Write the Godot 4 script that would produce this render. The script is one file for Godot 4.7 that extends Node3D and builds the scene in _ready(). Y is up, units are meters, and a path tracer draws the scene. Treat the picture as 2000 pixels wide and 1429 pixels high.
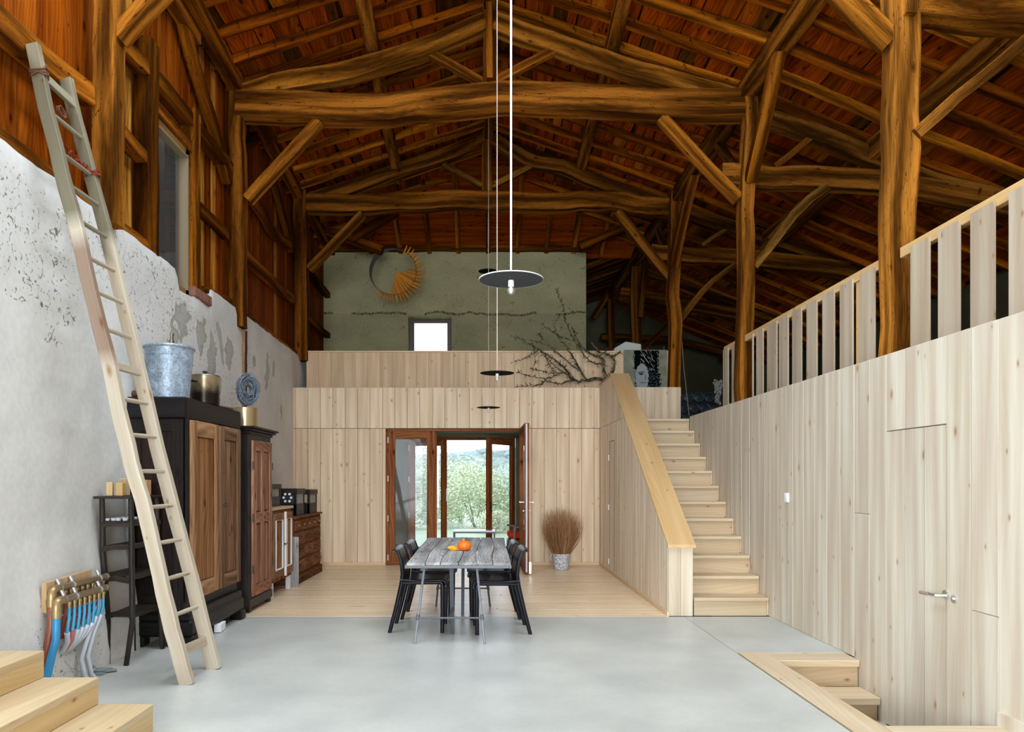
extends Node3D
# A converted timber barn: pale boarded hall, oak roof frame, plaster side wall, dining table.
# Metres; y up; depth d runs away from the camera along -z.

const F := 1460.0
const HC := 1.3
var rng := RandomNumberGenerator.new()
var bases := {}
var counts := {}
var M := {}

func P(u: float, v: float, d: float) -> Vector3:   # a measured sight line at depth d
	return Vector3((u - 950.0) * d / F, HC + (938.0 - v) * d / F, -d)

func V(x: float, y: float, d: float) -> Vector3:
	return Vector3(x, y, -d)

func wx(d: float) -> float:   # inner face of the plaster side wall, which splays outwards
	return -2.563 - 0.0328 * d

func roof_h(x: float) -> float:   # underside of the roof boards
	if x <= 3.0:
		return 7.0 - 0.333 * absf(x)
	return 6.0 - 0.41 * (x - 3.0)

func rr(a: float, b: float) -> float:
	return rng.randf_range(a, b)

# ---------------------------------------------------------------- mesh builder
class MB:
	var v := PackedVector3Array()
	var n := PackedVector3Array()
	var uv := PackedVector2Array()
	var c := PackedColorArray()
	var ix := PackedInt32Array()
	var col := Color.WHITE
	var uo := Vector2.ZERO

	func vert(p: Vector3, nn: Vector3, t: Vector2) -> int:
		v.append(p); n.append(nn); uv.append(t); c.append(col)
		return v.size() - 1

	func tri(a: Vector3, b: Vector3, d: Vector3, ta := Vector2.ZERO, tb := Vector2.ZERO, td := Vector2.ZERO) -> void:
		var nn := (b - a).cross(d - a).normalized()
		var i := vert(a, nn, ta); vert(b, nn, tb); vert(d, nn, td)
		ix.append_array([i, i + 2, i + 1])

	func quad(a: Vector3, b: Vector3, d: Vector3, e: Vector3, ta := Vector2.ZERO, tb := Vector2.ZERO, td := Vector2.ZERO, te := Vector2.ZERO) -> void:
		var nn := (d - a).cross(e - b).normalized()   # a b d e run counter-clockwise seen from outside
		var i := vert(a, nn, ta); vert(b, nn, tb); vert(d, nn, td); vert(e, nn, te)
		ix.append_array([i, i + 2, i + 1, i, i + 3, i + 2])

	func flat(a: Vector3, b: Vector3, d: Vector3, e: Vector3) -> void:   # uv in metres, u along a-b
		var w := a.distance_to(b); var h := a.distance_to(e)
		quad(a, b, d, e, uo, uo + Vector2(w, 0), uo + Vector2(w, h), uo + Vector2(0, h))

	func box(ctr: Vector3, s: Vector3, g := 0, bs := Basis.IDENTITY, ch := 0.0) -> void:
		var hs := s * 0.5
		ch = minf(ch, minf(hs.x, minf(hs.y, hs.z)) * 0.8)
		for k in 3:
			var i := (k + 1) % 3; var j := (k + 2) % 3
			for sg in [1.0, -1.0]:
				var q := []; var t := []
				for m in [[-1, -1], [1, -1], [1, 1], [-1, 1]]:
					var l := Vector3.ZERO
					l[k] = sg * hs[k]; l[i] = m[0] * (hs[i] - ch); l[j] = m[1] * (hs[j] - ch)
					q.append(ctr + bs * l)
					var st := Vector2(l[i], l[j]) if i == g else (Vector2(l[j], l[i]) if j == g else Vector2(l[i] * 0.2, l[j]))
					t.append(uo + st + Vector2(hs[g], 0.11 * k))
				if sg > 0: quad(q[0], q[1], q[2], q[3], t[0], t[1], t[2], t[3])
				else: quad(q[3], q[2], q[1], q[0], t[3], t[2], t[1], t[0])
		if ch <= 0.0: return
		for k in 3:   # chamfers along axis k
			var i := (k + 1) % 3; var j := (k + 2) % 3
			for a in [1.0, -1.0]:
				for b in [1.0, -1.0]:
					var l0 := Vector3.ZERO; var l1 := Vector3.ZERO
					l0[i] = a * hs[i]; l0[j] = b * (hs[j] - ch)
					l1[i] = a * (hs[i] - ch); l1[j] = b * hs[j]
					var e := Vector3.ZERO; e[k] = hs[k] - ch
					var p0 := ctr + bs * (l0 - e); var p1 := ctr + bs * (l0 + e)
					var p2 := ctr + bs * (l1 + e); var p3 := ctr + bs * (l1 - e)
					var u0 := uo; var u1 := uo + Vector2(2 * e[k] if k == g else 0.02, 0)
					if a * b > 0: quad(p0, p3, p2, p1, u0, u0, u1, u1)
					else: quad(p0, p1, p2, p3, u0, u1, u1, u0)
		for a in [1.0, -1.0]:
			for b in [1.0, -1.0]:
				for d in [1.0, -1.0]:
					var x := ctr + bs * Vector3(a * hs.x, b * (hs.y - ch), d * (hs.z - ch))
					var y := ctr + bs * Vector3(a * (hs.x - ch), b * hs.y, d * (hs.z - ch))
					var z := ctr + bs * Vector3(a * (hs.x - ch), b * (hs.y - ch), d * hs.z)
					if a * b * d > 0: tri(x, y, z, uo, uo, uo)
					else: tri(x, z, y, uo, uo, uo)

	func prism(q: Array, off: Vector3) -> void:   # four corners, counter-clockwise from the front, and the way to the back; u runs along q0-q3
		var w: float = q[0].distance_to(q[1])
		var t := []
		var d0: Vector3 = (q[3] - q[0]).normalized()
		for p in q: t.append(uo + Vector2((p - q[0]).dot(d0), 0 if p == q[0] or p == q[3] else w))
		quad(q[0], q[1], q[2], q[3], t[0], t[1], t[2], t[3])
		var b := []
		for p in q: b.append(p + off)
		quad(b[3], b[2], b[1], b[0], t[3], t[2], t[1], t[0])
		for i in 4:
			var j := (i + 1) % 4
			quad(q[i], b[i], b[j], q[j], t[i], t[i] + Vector2(0, 0.02), t[j] + Vector2(0, 0.02), t[j])

	func tube(p: Array, r, sides := 8, caps := true) -> void:   # r a number or one per point
		var m := p.size(); var first := v.size(); var up := Vector3.UP; var along := 0.0
		for i in m:
			var t: Vector3 = (p[mini(i + 1, m - 1)] - p[maxi(i - 1, 0)]).normalized()
			if absf(t.dot(up)) > 0.95: up = Vector3.RIGHT if absf(t.x) < 0.9 else Vector3.BACK
			var s := t.cross(up).normalized(); var w := s.cross(t)
			up = w
			var rad: float = r[i] if r is Array else r
			if i: along += p[i].distance_to(p[i - 1])
			for k in sides + 1:
				var a := TAU * k / sides
				var d := s * cos(a) + w * sin(a)
				vert(p[i] + d * rad, d, uo + Vector2(along, a * rad))
		for i in m - 1:
			for k in sides:
				var a := first + i * (sides + 1) + k; var b := a + sides + 1
				ix.append_array([a, b + 1, b, a, a + 1, b + 1])
		if caps:
			for e in [0, m - 1]:
				var nn: Vector3 = (p[e] - p[1 if e == 0 else m - 2]).normalized()
				var i0 := vert(p[e], nn, uo)
				for k in sides + 1: vert(v[first + e * (sides + 1) + k], nn, uo)
				for k in sides:
					if e == 0: ix.append_array([i0, i0 + 2 + k, i0 + 1 + k])
					else: ix.append_array([i0, i0 + 1 + k, i0 + 2 + k])

	func lathe(o: Vector3, pr: Array, segs := 28, bs := Basis.IDENTITY, lump := 0.0, ribs := 0) -> void:   # profile of (radius, height), from the bottom up along the outside
		var first := v.size()
		for i in pr.size():
			var a: Vector2 = pr[maxi(i - 1, 0)]; var b: Vector2 = pr[mini(i + 1, pr.size() - 1)]
			var t := (b - a).normalized()
			for k in segs + 1:
				var an := TAU * k / segs
				var f := 1.0 + lump * absf(cos(an * ribs * 0.5))
				var d := Vector3(cos(an), 0, sin(an))
				vert(o + bs * (d * pr[i].x * f + Vector3(0, pr[i].y, 0)), bs * (d * t.y - Vector3(0, t.x, 0)).normalized(), uo + Vector2(an * 0.2, pr[i].y))
		for i in pr.size() - 1:
			for k in segs:
				var a := first + i * (segs + 1) + k; var b := a + segs + 1
				ix.append_array([a, a + 1, b + 1, a, b + 1, b])

	func mesh(shift := Vector3.ZERO) -> ArrayMesh:
		if shift != Vector3.ZERO:
			for i in v.size(): v[i] -= shift
		var a := []
		a.resize(Mesh.ARRAY_MAX)
		a[Mesh.ARRAY_VERTEX] = v; a[Mesh.ARRAY_NORMAL] = n; a[Mesh.ARRAY_TEX_UV] = uv; a[Mesh.ARRAY_COLOR] = c; a[Mesh.ARRAY_INDEX] = ix
		var m := ArrayMesh.new()
		m.add_surface_from_arrays(Mesh.PRIMITIVE_TRIANGLES, a)
		return m

func mb(col := Color.WHITE) -> MB:
	var b := MB.new()
	b.col = col
	b.uo = Vector2(rng.randf() * 2.0, rng.randf() * 0.5)
	return b

# a hewn timber along points: a = size in the plane, b = size along `up`
var nz := FastNoiseLite.new()
func beam(m: MB, pts: Array, a: float, b: float, up: Vector3, wob := 0.06, step := 0.22, taper := 1.0) -> void:
	var L := 0.0
	for i in pts.size() - 1: L += pts[i].distance_to(pts[i + 1])
	var cnt := maxi(1, int(L / step))
	var sd := rng.randf() * 900.0
	var rings := []; var ys := []
	var k0 := 0.11
	for i in cnt + 1:
		var s := float(i) / cnt
		# catmull-rom through the points by length
		var at := s * (pts.size() - 1); var q := mini(int(at), pts.size() - 2); var f := at - q
		var p1: Vector3 = pts[q]; var p2: Vector3 = pts[q + 1]
		var p0: Vector3 = pts[q - 1] if q > 0 else p1 * 2 - p2
		var p3: Vector3 = pts[q + 2] if q + 2 < pts.size() else p2 * 2 - p1
		var c := p1.cubic_interpolate(p2, p0, p3, f)
		var c2 := p1.cubic_interpolate(p2, p0, p3, minf(f + 0.02, 1.0)); var c1 := p1.cubic_interpolate(p2, p0, p3, maxf(f - 0.02, 0.0))
		var t := (c2 - c1).normalized()
		var sd_dir := t.cross(up).normalized(); var u2 := sd_dir.cross(t)
		var tp := lerpf(1.0, taper, s)
		var ring := []
		var y := s * L
		var sh := nz.get_noise_2d(y * 0.9, sd) * wob * 0.35
		for k in 8:
			var cx: float = [1, 1, 1 - k0, -1 + k0, -1, -1, -1 + k0, 1 - k0][k]
			var cy: float = [-1 + k0, 1 - k0, 1, 1, 1 - k0, -1 + k0, -1, -1][k]
			var j := 1.0 + wob * 1.6 * nz.get_noise_2d(y * 1.7 + (k / 2) * 37.0, sd + 50.0)
			ring.append(c + sd_dir * (cx * a * 0.5 * j * tp + sh) + u2 * (cy * b * 0.5 * j * tp))
		rings.append(ring); ys.append(y)
	var w := 0.0
	for k in 8:
		var k2 := (k + 1) % 8
		var wd: float = rings[0][k].distance_to(rings[0][k2])
		var first := m.v.size()
		for i in cnt + 1:
			var r0: Array = rings[maxi(i - 1, 0)]; var r1: Array = rings[mini(i + 1, cnt)]
			var nn: Vector3 = (r1[k2] - r0[k]).cross(r0[k2] - r1[k]).normalized()
			m.vert(rings[i][k], nn, m.uo + Vector2(ys[i], w)); m.vert(rings[i][k2], nn, m.uo + Vector2(ys[i], w + wd))
		for i in cnt:
			var o := first + i * 2
			m.ix.append_array([o, o + 1, o + 3, o, o + 3, o + 2])
		w += wd
	for e in [0, cnt]:
		var ring: Array = rings[e]
		for k in range(1, 7):
			if e == 0: m.tri(ring[0], ring[k], ring[k + 1], m.uo, m.uo + Vector2(0.02, 0.1), m.uo + Vector2(0.02, 0.05))
			else: m.tri(ring[0], ring[k + 1], ring[k], m.uo, m.uo + Vector2(0.02, 0.1), m.uo + Vector2(0.02, 0.05))

# ---------------------------------------------------------------- nodes
func numbered(parent: Node, called: String) -> String:
	var key := str(parent.get_instance_id()) + called
	var k: int = counts.get(key, 0)
	counts[key] = k + 1
	return called if k == 0 else "%s_%03d" % [called, k]

func tag(o: Node3D, label: String, category: String, group := "", kind := "") -> Node3D:
	o.set_meta("label", label)
	o.set_meta("category", category)
	if group: o.set_meta("group", group)
	if kind: o.set_meta("kind", kind)
	return o

func thing(called: String, label: String, category: String, at := Vector3.ZERO, group := "", kind := "") -> Node3D:
	var o := Node3D.new()
	o.name = numbered(self, called)
	add_child(o)
	o.position = at
	bases[o] = at
	return tag(o, label, category, group, kind)

func put(b: MB, called: String, mat: Material, parent: Node3D = null, base = null) -> MeshInstance3D:
	var o := MeshInstance3D.new()
	var where: Node = parent if parent else self
	o.name = numbered(where, called)
	var sh: Vector3 = bases.get(parent, Vector3.ZERO) if parent else (base if base != null else Vector3.ZERO)
	o.mesh = b.mesh(sh)
	o.material_override = null
	(o.mesh as ArrayMesh).surface_set_material(0, mat)
	where.add_child(o)
	if not parent: o.position = sh
	bases[o] = sh
	return o

func solo(b: MB, called: String, mat: Material, base: Vector3, label: String, category: String, group := "", kind := "") -> MeshInstance3D:
	var o := put(b, called, mat, null, base)
	tag(o, label, category, group, kind)
	return o

func stuff(o: Node3D) -> Node3D:
	o.set_meta("kind", "stuff")
	return o

func copy(src: Node3D, called: String, at: Vector3, turn: float, label: String, group := "") -> Node3D:
	var o: Node3D = src.duplicate()
	o.name = numbered(self, called)
	add_child(o)
	o.position = at
	o.rotation.y = turn
	o.set_meta("label", label)
	if group: o.set_meta("group", group)
	return o

# ---------------------------------------------------------------- textures
func fnl(sd: int, oct := 1, type := FastNoiseLite.TYPE_SIMPLEX_SMOOTH) -> FastNoiseLite:
	var f := FastNoiseLite.new()
	f.seed = sd; f.frequency = 1.0; f.noise_type = type
	f.fractal_type = FastNoiseLite.FRACTAL_FBM if oct > 1 else FastNoiseLite.FRACTAL_NONE
	f.fractal_octaves = oct
	return f

func bytes_tex(d: PackedByteArray, w: int, h: int) -> ImageTexture:
	return ImageTexture.create_from_image(Image.create_from_data(w, h, false, Image.FORMAT_RGB8, d))

# wood: u along the grain (lm metres), v across it (wm metres)
func grain(sd: int, w: int, h: int, lm: float, wm: float, ringf: float, warp: float, kring: float, kfib: float, kband: float, ca: Color, cb: Color, knots: int, kc: Color, cracks := 0.0) -> ImageTexture:
	var n1 := fnl(sd); var n2 := fnl(sd + 1); var n3 := fnl(sd + 2)
	var t := PackedFloat32Array()
	t.resize(w * h)
	for x in w:
		var f := clampf((x - 0.85 * w) / (0.15 * w), 0.0, 1.0)
		for y in h:
			var ym := wm * y / h
			var val := 0.0
			for pass_ in (2 if f > 0.0 else 1):
				var xm := lm * (x - (w if pass_ else 0)) / w
				var wv := n1.get_noise_2d(xm * 0.7, ym * 3.0)
				var r := sin((ym + warp * wv) * ringf * TAU)
				var fib := n2.get_noise_2d(xm * 5.0, ym * 220.0)
				var band := n3.get_noise_2d(xm * 0.45, ym * 9.0)
				var q := 0.5 + kring * r * absf(r) + kfib * fib + kband * band
				if cracks > 0.0:
					var cn := absf(n2.get_noise_2d(xm * 0.9 + 70.0, ym * 22.0))
					if cn < cracks and band > -0.15: q -= (1.0 - cn / cracks) * 0.9
				val += q * ((f if pass_ else 1.0 - f) if f > 0.0 else 1.0)
			t[y * w + x] = val
	var g := RandomNumberGenerator.new()
	g.seed = sd
	var kk := PackedFloat32Array()
	kk.resize(w * h)
	for i in knots:
		var kx := g.randi_range(0, w - 1); var ky := g.randi_range(0, h - 1)
		var rm := g.randf_range(0.004, 0.017) * (1.0 if g.randf() < 0.6 else 0.5)
		var rx := rm * w / lm * 1.5; var ry := rm * h / wm
		for dx in range(int(-rx * 4), int(rx * 4) + 1):
			for dy in range(int(-ry * 2.6), int(ry * 2.6) + 1):
				var q := sqrt((dx / rx) * (dx / rx) * 0.5 + (dy / ry) * (dy / ry))
				var id := posmod(ky + dy, h) * w + posmod(kx + dx, w)
				kk[id] = maxf(kk[id], exp(-q * q * 1.1) * 0.95)
				t[id] -= exp(-q * 0.9) * 0.18 * (1.0 + sin(q * 7.0))
	var d := PackedByteArray()
	d.resize(w * h * 3)
	for i in w * h:
		var c := ca.lerp(cb, clampf(t[i], 0.0, 1.0)).lerp(kc, kk[i])
		d[i * 3] = c.r8; d[i * 3 + 1] = c.g8; d[i * 3 + 2] = c.b8
	return bytes_tex(d, w, h)

func blotch(sd: int, w: int, h: int, fx: float, ca: Color, cb: Color, speck := 0.0, sc := Color.BLACK) -> ImageTexture:   # plaster, concrete, stone
	var n1 := fnl(sd, 4); var n2 := fnl(sd + 1, 2); var n3 := fnl(sd + 2, 2)
	var d := PackedByteArray()
	d.resize(w * h * 3)
	for y in h:
		for x in w:
			var a := fx * x / w; var b := fx * y / h
			# fold the edges together so that the picture repeats
			var t := 0.5 + 0.55 * n1.get_noise_2d(a, b)
			var ex := clampf((float(x) / w - 0.85) / 0.15, 0, 1); var ey := clampf((float(y) / h - 0.85) / 0.15, 0, 1)
			if ex > 0: t = lerpf(t, 0.5 + 0.55 * n1.get_noise_2d(a - fx, b), ex)
			if ey > 0: t = lerpf(t, 0.5 + 0.55 * n1.get_noise_2d(a - fx * (1.0 if ex > 0.5 else 0.0), b - fx), ey)
			t += 0.12 * n2.get_noise_2d(a * 14.0, b * 14.0)
			var c := ca.lerp(cb, clampf(t, 0.0, 1.0))
			if speck > 0.0:
				var s := n3.get_noise_2d(a * 9.0 + 31.0, b * 9.0)
				if s > 1.0 - speck: c = c.lerp(sc, clampf((s - 1.0 + speck) * 8.0, 0.0, 1.0))
			var i := (y * w + x) * 3
			d[i] = c.r8; d[i + 1] = c.g8; d[i + 2] = c.b8
	return bytes_tex(d, w, h)

func mat(tex: Texture2D, scale: Vector2, rough: float, bump := 0.0, col := Color.WHITE, metal := 0.0) -> StandardMaterial3D:
	var m := StandardMaterial3D.new()
	m.albedo_color = col
	m.albedo_texture = tex
	m.uv1_scale = Vector3(scale.x, scale.y, 1)
	m.roughness = rough
	m.metallic = metal
	m.vertex_color_use_as_albedo = true
	if bump > 0.0:
		m.heightmap_enabled = true
		m.heightmap_texture = tex
		m.heightmap_scale = bump
	return m

func plain(col: Color, rough := 0.6, metal := 0.0) -> StandardMaterial3D:
	var m := StandardMaterial3D.new()
	m.albedo_color = col
	m.roughness = rough
	m.metallic = metal
	m.vertex_color_use_as_albedo = true
	return m

func L(r: float, g: float, b: float) -> Color:   # a linear tint for vertex colours
	return Color(r, g, b)

func vary(c: Color, k: float) -> Color:
	var f := 1.0 + rr(-k, k)
	return Color(c.r * f, c.g * f * (1.0 + rr(-k, k) * 0.15), c.b * f * (1.0 + rr(-k, k) * 0.25))

func make_materials() -> void:
	var g := grain(11, 1024, 256, 4.0, 0.8, 26.0, 0.05, 0.06, 0.08, 0.45, Color8(212, 196, 180), Color8(250, 248, 240), 26, Color8(176, 138, 102))
	M.poplar = mat(g, Vector2(0.25, 1.25), 0.62)
	var gp := grain(29, 1024, 256, 4.0, 0.8, 30.0, 0.06, 0.13, 0.08, 0.28, Color8(222, 204, 176), Color8(250, 247, 238), 22, Color8(170, 118, 70))
	M.spruce = mat(gp, Vector2(0.25, 1.25), 0.5)
	M.floorwood = mat(gp, Vector2(0.25, 1.25), 0.34)
	var go := grain(47, 1024, 256, 3.2, 0.8, 18.0, 0.06, 0.09, 0.26, 0.62, Color8(96, 84, 70), Color8(250, 238, 220), 22, Color8(84, 68, 52), 0.03)
	M.oak = mat(go, Vector2(1 / 3.2, 1.25), 0.8, 0.4)
	var gr := grain(61, 768, 256, 2.4, 0.8, 24.0, 0.08, 0.17, 0.13, 0.34, Color8(140, 118, 104), Color8(250, 238, 226), 22, Color8(80, 48, 36))
	M.roofwood = mat(gr, Vector2(1 / 2.4, 1.25), 0.7, 0.2)
	var gt := grain(83, 768, 256, 2.4, 0.8, 30.0, 0.04, 0.12, 0.34, 0.45, Color8(140, 137, 135), Color8(250, 249, 247), 18, Color8(90, 86, 84), 0.035)
	M.weathered = mat(gt, Vector2(1 / 2.4, 1.25), 0.72, 0.5)
	M.black_paint = mat(gt, Vector2(1 / 2.4, 1.25), 0.45, 0.2)
	M.concrete = mat(blotch(5, 512, 512, 5.0, Color8(212, 216, 218), Color8(246, 248, 248), 0.25, Color8(250, 250, 250)), Vector2(0.28, 0.28), 0.36)
	M.backplaster = mat(blotch(15, 512, 512, 6.0, Color8(196, 197, 188), Color8(236, 235, 227), 0.30, Color8(120, 116, 104)), Vector2(0.26, 0.26), 0.9, 0.5)
	M.stone = mat(blotch(25, 256, 256, 6.0, Color8(150, 110, 96), Color8(220, 190, 178)), Vector2(2, 2), 0.9)
	M.zinc = mat(zinc_tex(), Vector2(2.2, 2.2), 0.38, 0.0, Color(0.97, 0.99, 1.0), 0.3)
	M.plain = plain(Color.WHITE, 0.6)
	M.satin = plain(Color.WHITE, 0.38)
	M.gloss = plain(Color.WHITE, 0.18)
	M.matte = plain(Color.WHITE, 0.9)
	M.steel = plain(Color.WHITE, 0.32, 1.0)
	for k in ["oak", "roofwood", "backplaster", "matte", "leaf_"]:
		if M.has(k): M[k].metallic_specular = 0.12
	M.black_paint.metallic_specular = 0.3
	M.chair = plain(Color.WHITE, 0.34)
	M.chair.metallic_specular = 0.36
	M.brass = plain(Color.WHITE, 0.42, 0.7)
	M.gable = mat(gable_tex(), Vector2.ONE, 0.92, 0.4)
	M.gable.metallic_specular = 0.12
	M.glass = StandardMaterial3D.new()
	M.glass.transparency = BaseMaterial3D.TRANSPARENCY_ALPHA
	M.glass.albedo_color = Color(0.95, 0.98, 0.97, 0.06)
	M.glass.roughness = 0.02
	M.leaf = plain(Color.WHITE, 0.7)
	M.leaf.backlight_enabled = true
	M.leaf.backlight = Color(0.16, 0.2, 0.12)

func zinc_tex() -> ImageTexture:
	var n1 := FastNoiseLite.new()
	n1.noise_type = FastNoiseLite.TYPE_CELLULAR; n1.seed = 4; n1.frequency = 0.12
	n1.cellular_return_type = FastNoiseLite.RETURN_CELL_VALUE
	var n2 := fnl(9, 3)
	var d := PackedByteArray()
	d.resize(256 * 256 * 3)
	for y in 256:
		for x in 256:
			var t := clampf(0.80 + 0.16 * n1.get_noise_2d(x, y) + 0.14 * n2.get_noise_2d(x / 60.0, y / 60.0), 0, 1)
			var i := (y * 256 + x) * 3
			d[i] = int(t * 238); d[i + 1] = int(t * 246); d[i + 2] = int(t * 255)
	return bytes_tex(d, 256, 256)

func gable_tex() -> ImageTexture:   # plaster with cracks along an old floor line and round the window
	var w := 768; var h := 448
	var n1 := fnl(601, 4); var n2 := fnl(602, 2); var n3 := fnl(603, 3)
	var d := PackedByteArray()
	d.resize(w * h * 3)
	for y in h:
		for x in w:
			var xm := -3.7 + 5.7 * x / w; var hm := 5.95 - 3.35 * y / h
			var t := 0.86 + 0.07 * n1.get_noise_2d(xm * 0.9, hm * 1.4) + 0.03 * n2.get_noise_2d(xm * 16.0, hm * 16.0)
			if hm < 4.66 + 0.05 * n3.get_noise_2d(xm * 1.5, 3.0): t -= 0.05
			var c := Color(t, t, t * 0.97)
			var line := absf(hm - 4.66 - 0.08 * n3.get_noise_2d(xm * 1.2, 9.0))
			var sp := n2.get_noise_2d(xm * 22.0, hm * 40.0)
			if line < 0.022 and sp > -0.05 and n3.get_noise_2d(xm * 0.8, 20.0) > -0.15: c = c.lerp(Color(0.28, 0.27, 0.23), 0.8)
			var cr := absf(n3.get_noise_2d(xm * 1.4 + 7.0, hm * 1.4))
			if cr < 0.006 and sp > 0.05: c = c.lerp(Color(0.3, 0.29, 0.25), 0.7)
			if n2.get_noise_2d(xm * 12.0 + 30.0, hm * 12.0) > 0.80: c = c.lerp(Color(0.35, 0.33, 0.28), 0.8)
			var i := (y * w + x) * 3
			d[i] = c.r8; d[i + 1] = c.g8; d[i + 2] = c.b8
	return bytes_tex(d, w, h)

# ---------------------------------------------------------------- the setting
func build_light() -> void:
	var cam := Camera3D.new()
	cam.name = "camera"
	add_child(cam)
	var near := 0.05
	cam.set_frustum(near * 1429.0 / F, Vector2(50.0, 223.5) * near / F, near, 900.0)
	cam.position = Vector3(0, HC, 0)
	var we := WorldEnvironment.new()
	we.name = "environment"
	var e := Environment.new()
	e.background_mode = Environment.BG_SKY
	var sm := ProceduralSkyMaterial.new()
	sm.sky_top_color = Color(0.74, 0.83, 0.93)
	sm.sky_horizon_color = Color(0.93, 0.95, 0.97)
	sm.sky_curve = 0.25
	sm.ground_bottom_color = Color(0.42, 0.44, 0.38)
	sm.ground_horizon_color = Color(0.72, 0.75, 0.73)
	sm.sky_energy_multiplier = 1.0
	var sky := Sky.new()
	sky.sky_material = sm
	e.sky = sky
	e.background_energy_multiplier = 3.0
	e.tonemap_mode = Environment.TONE_MAPPER_LINEAR
	e.tonemap_exposure = 1.5
	e.sdfgi_enabled = true
	e.ssao_enabled = true
	e.ssil_enabled = true
	we.environment = e
	add_child(we)
	# daylight through the open barn front behind the camera
	var front := AreaLight3D.new()
	front.name = "front_daylight"
	front.area_size = Vector2(5.0, 3.5)
	front.area_normalize_energy = false
	front.light_energy = 4.5
	front.light_color = Color(0.92, 0.962, 1.0)
	front.area_range = 60.0
	front.shadow_enabled = true
	add_child(front)
	front.position = V(0.15, 1.8, -8.5)   # an area light shines along its -z
	# and through the wide side doorway at the head of the box steps
	var side := AreaLight3D.new()
	side.name = "side_daylight"
	side.area_size = Vector2(10.5, 2.2)
	side.area_normalize_energy = false
	side.light_energy = 0.8
	side.light_color = Color(0.92, 0.962, 1.0)
	side.area_range = 60.0
	side.shadow_enabled = true
	add_child(side)
	side.position = V(-2.85, 1.72, -2.1)
	side.rotation.y = -PI / 2
	# skylights in both slopes above the camera
	for sg in [-1.0, 1.0]:
		var top := AreaLight3D.new()
		top.name = "skylight_daylight"
		top.area_size = Vector2(1.9, 4.6)
		top.area_normalize_energy = false
		top.light_energy = 1.9
		top.light_color = Color(0.92, 0.962, 1.0)
		top.area_range = 60.0
		top.shadow_enabled = true
		add_child(top)
		top.transform = Transform3D(Basis(Vector3.BACK, -sg * 0.3215) * Basis(Vector3.RIGHT, -PI / 2), V(sg * 1.6, roof_h(1.6) - 0.12, 4.0))

func plank_row(parent: Node3D, called: String, m: Material, tint: Color, dv: float, faces: Array, th: Vector3) -> void:   # faces: arrays of four corners
	for q in faces:
		var b := mb(vary(tint, dv))
		b.prism(q, th)
		put(b, called, m, parent)

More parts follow.
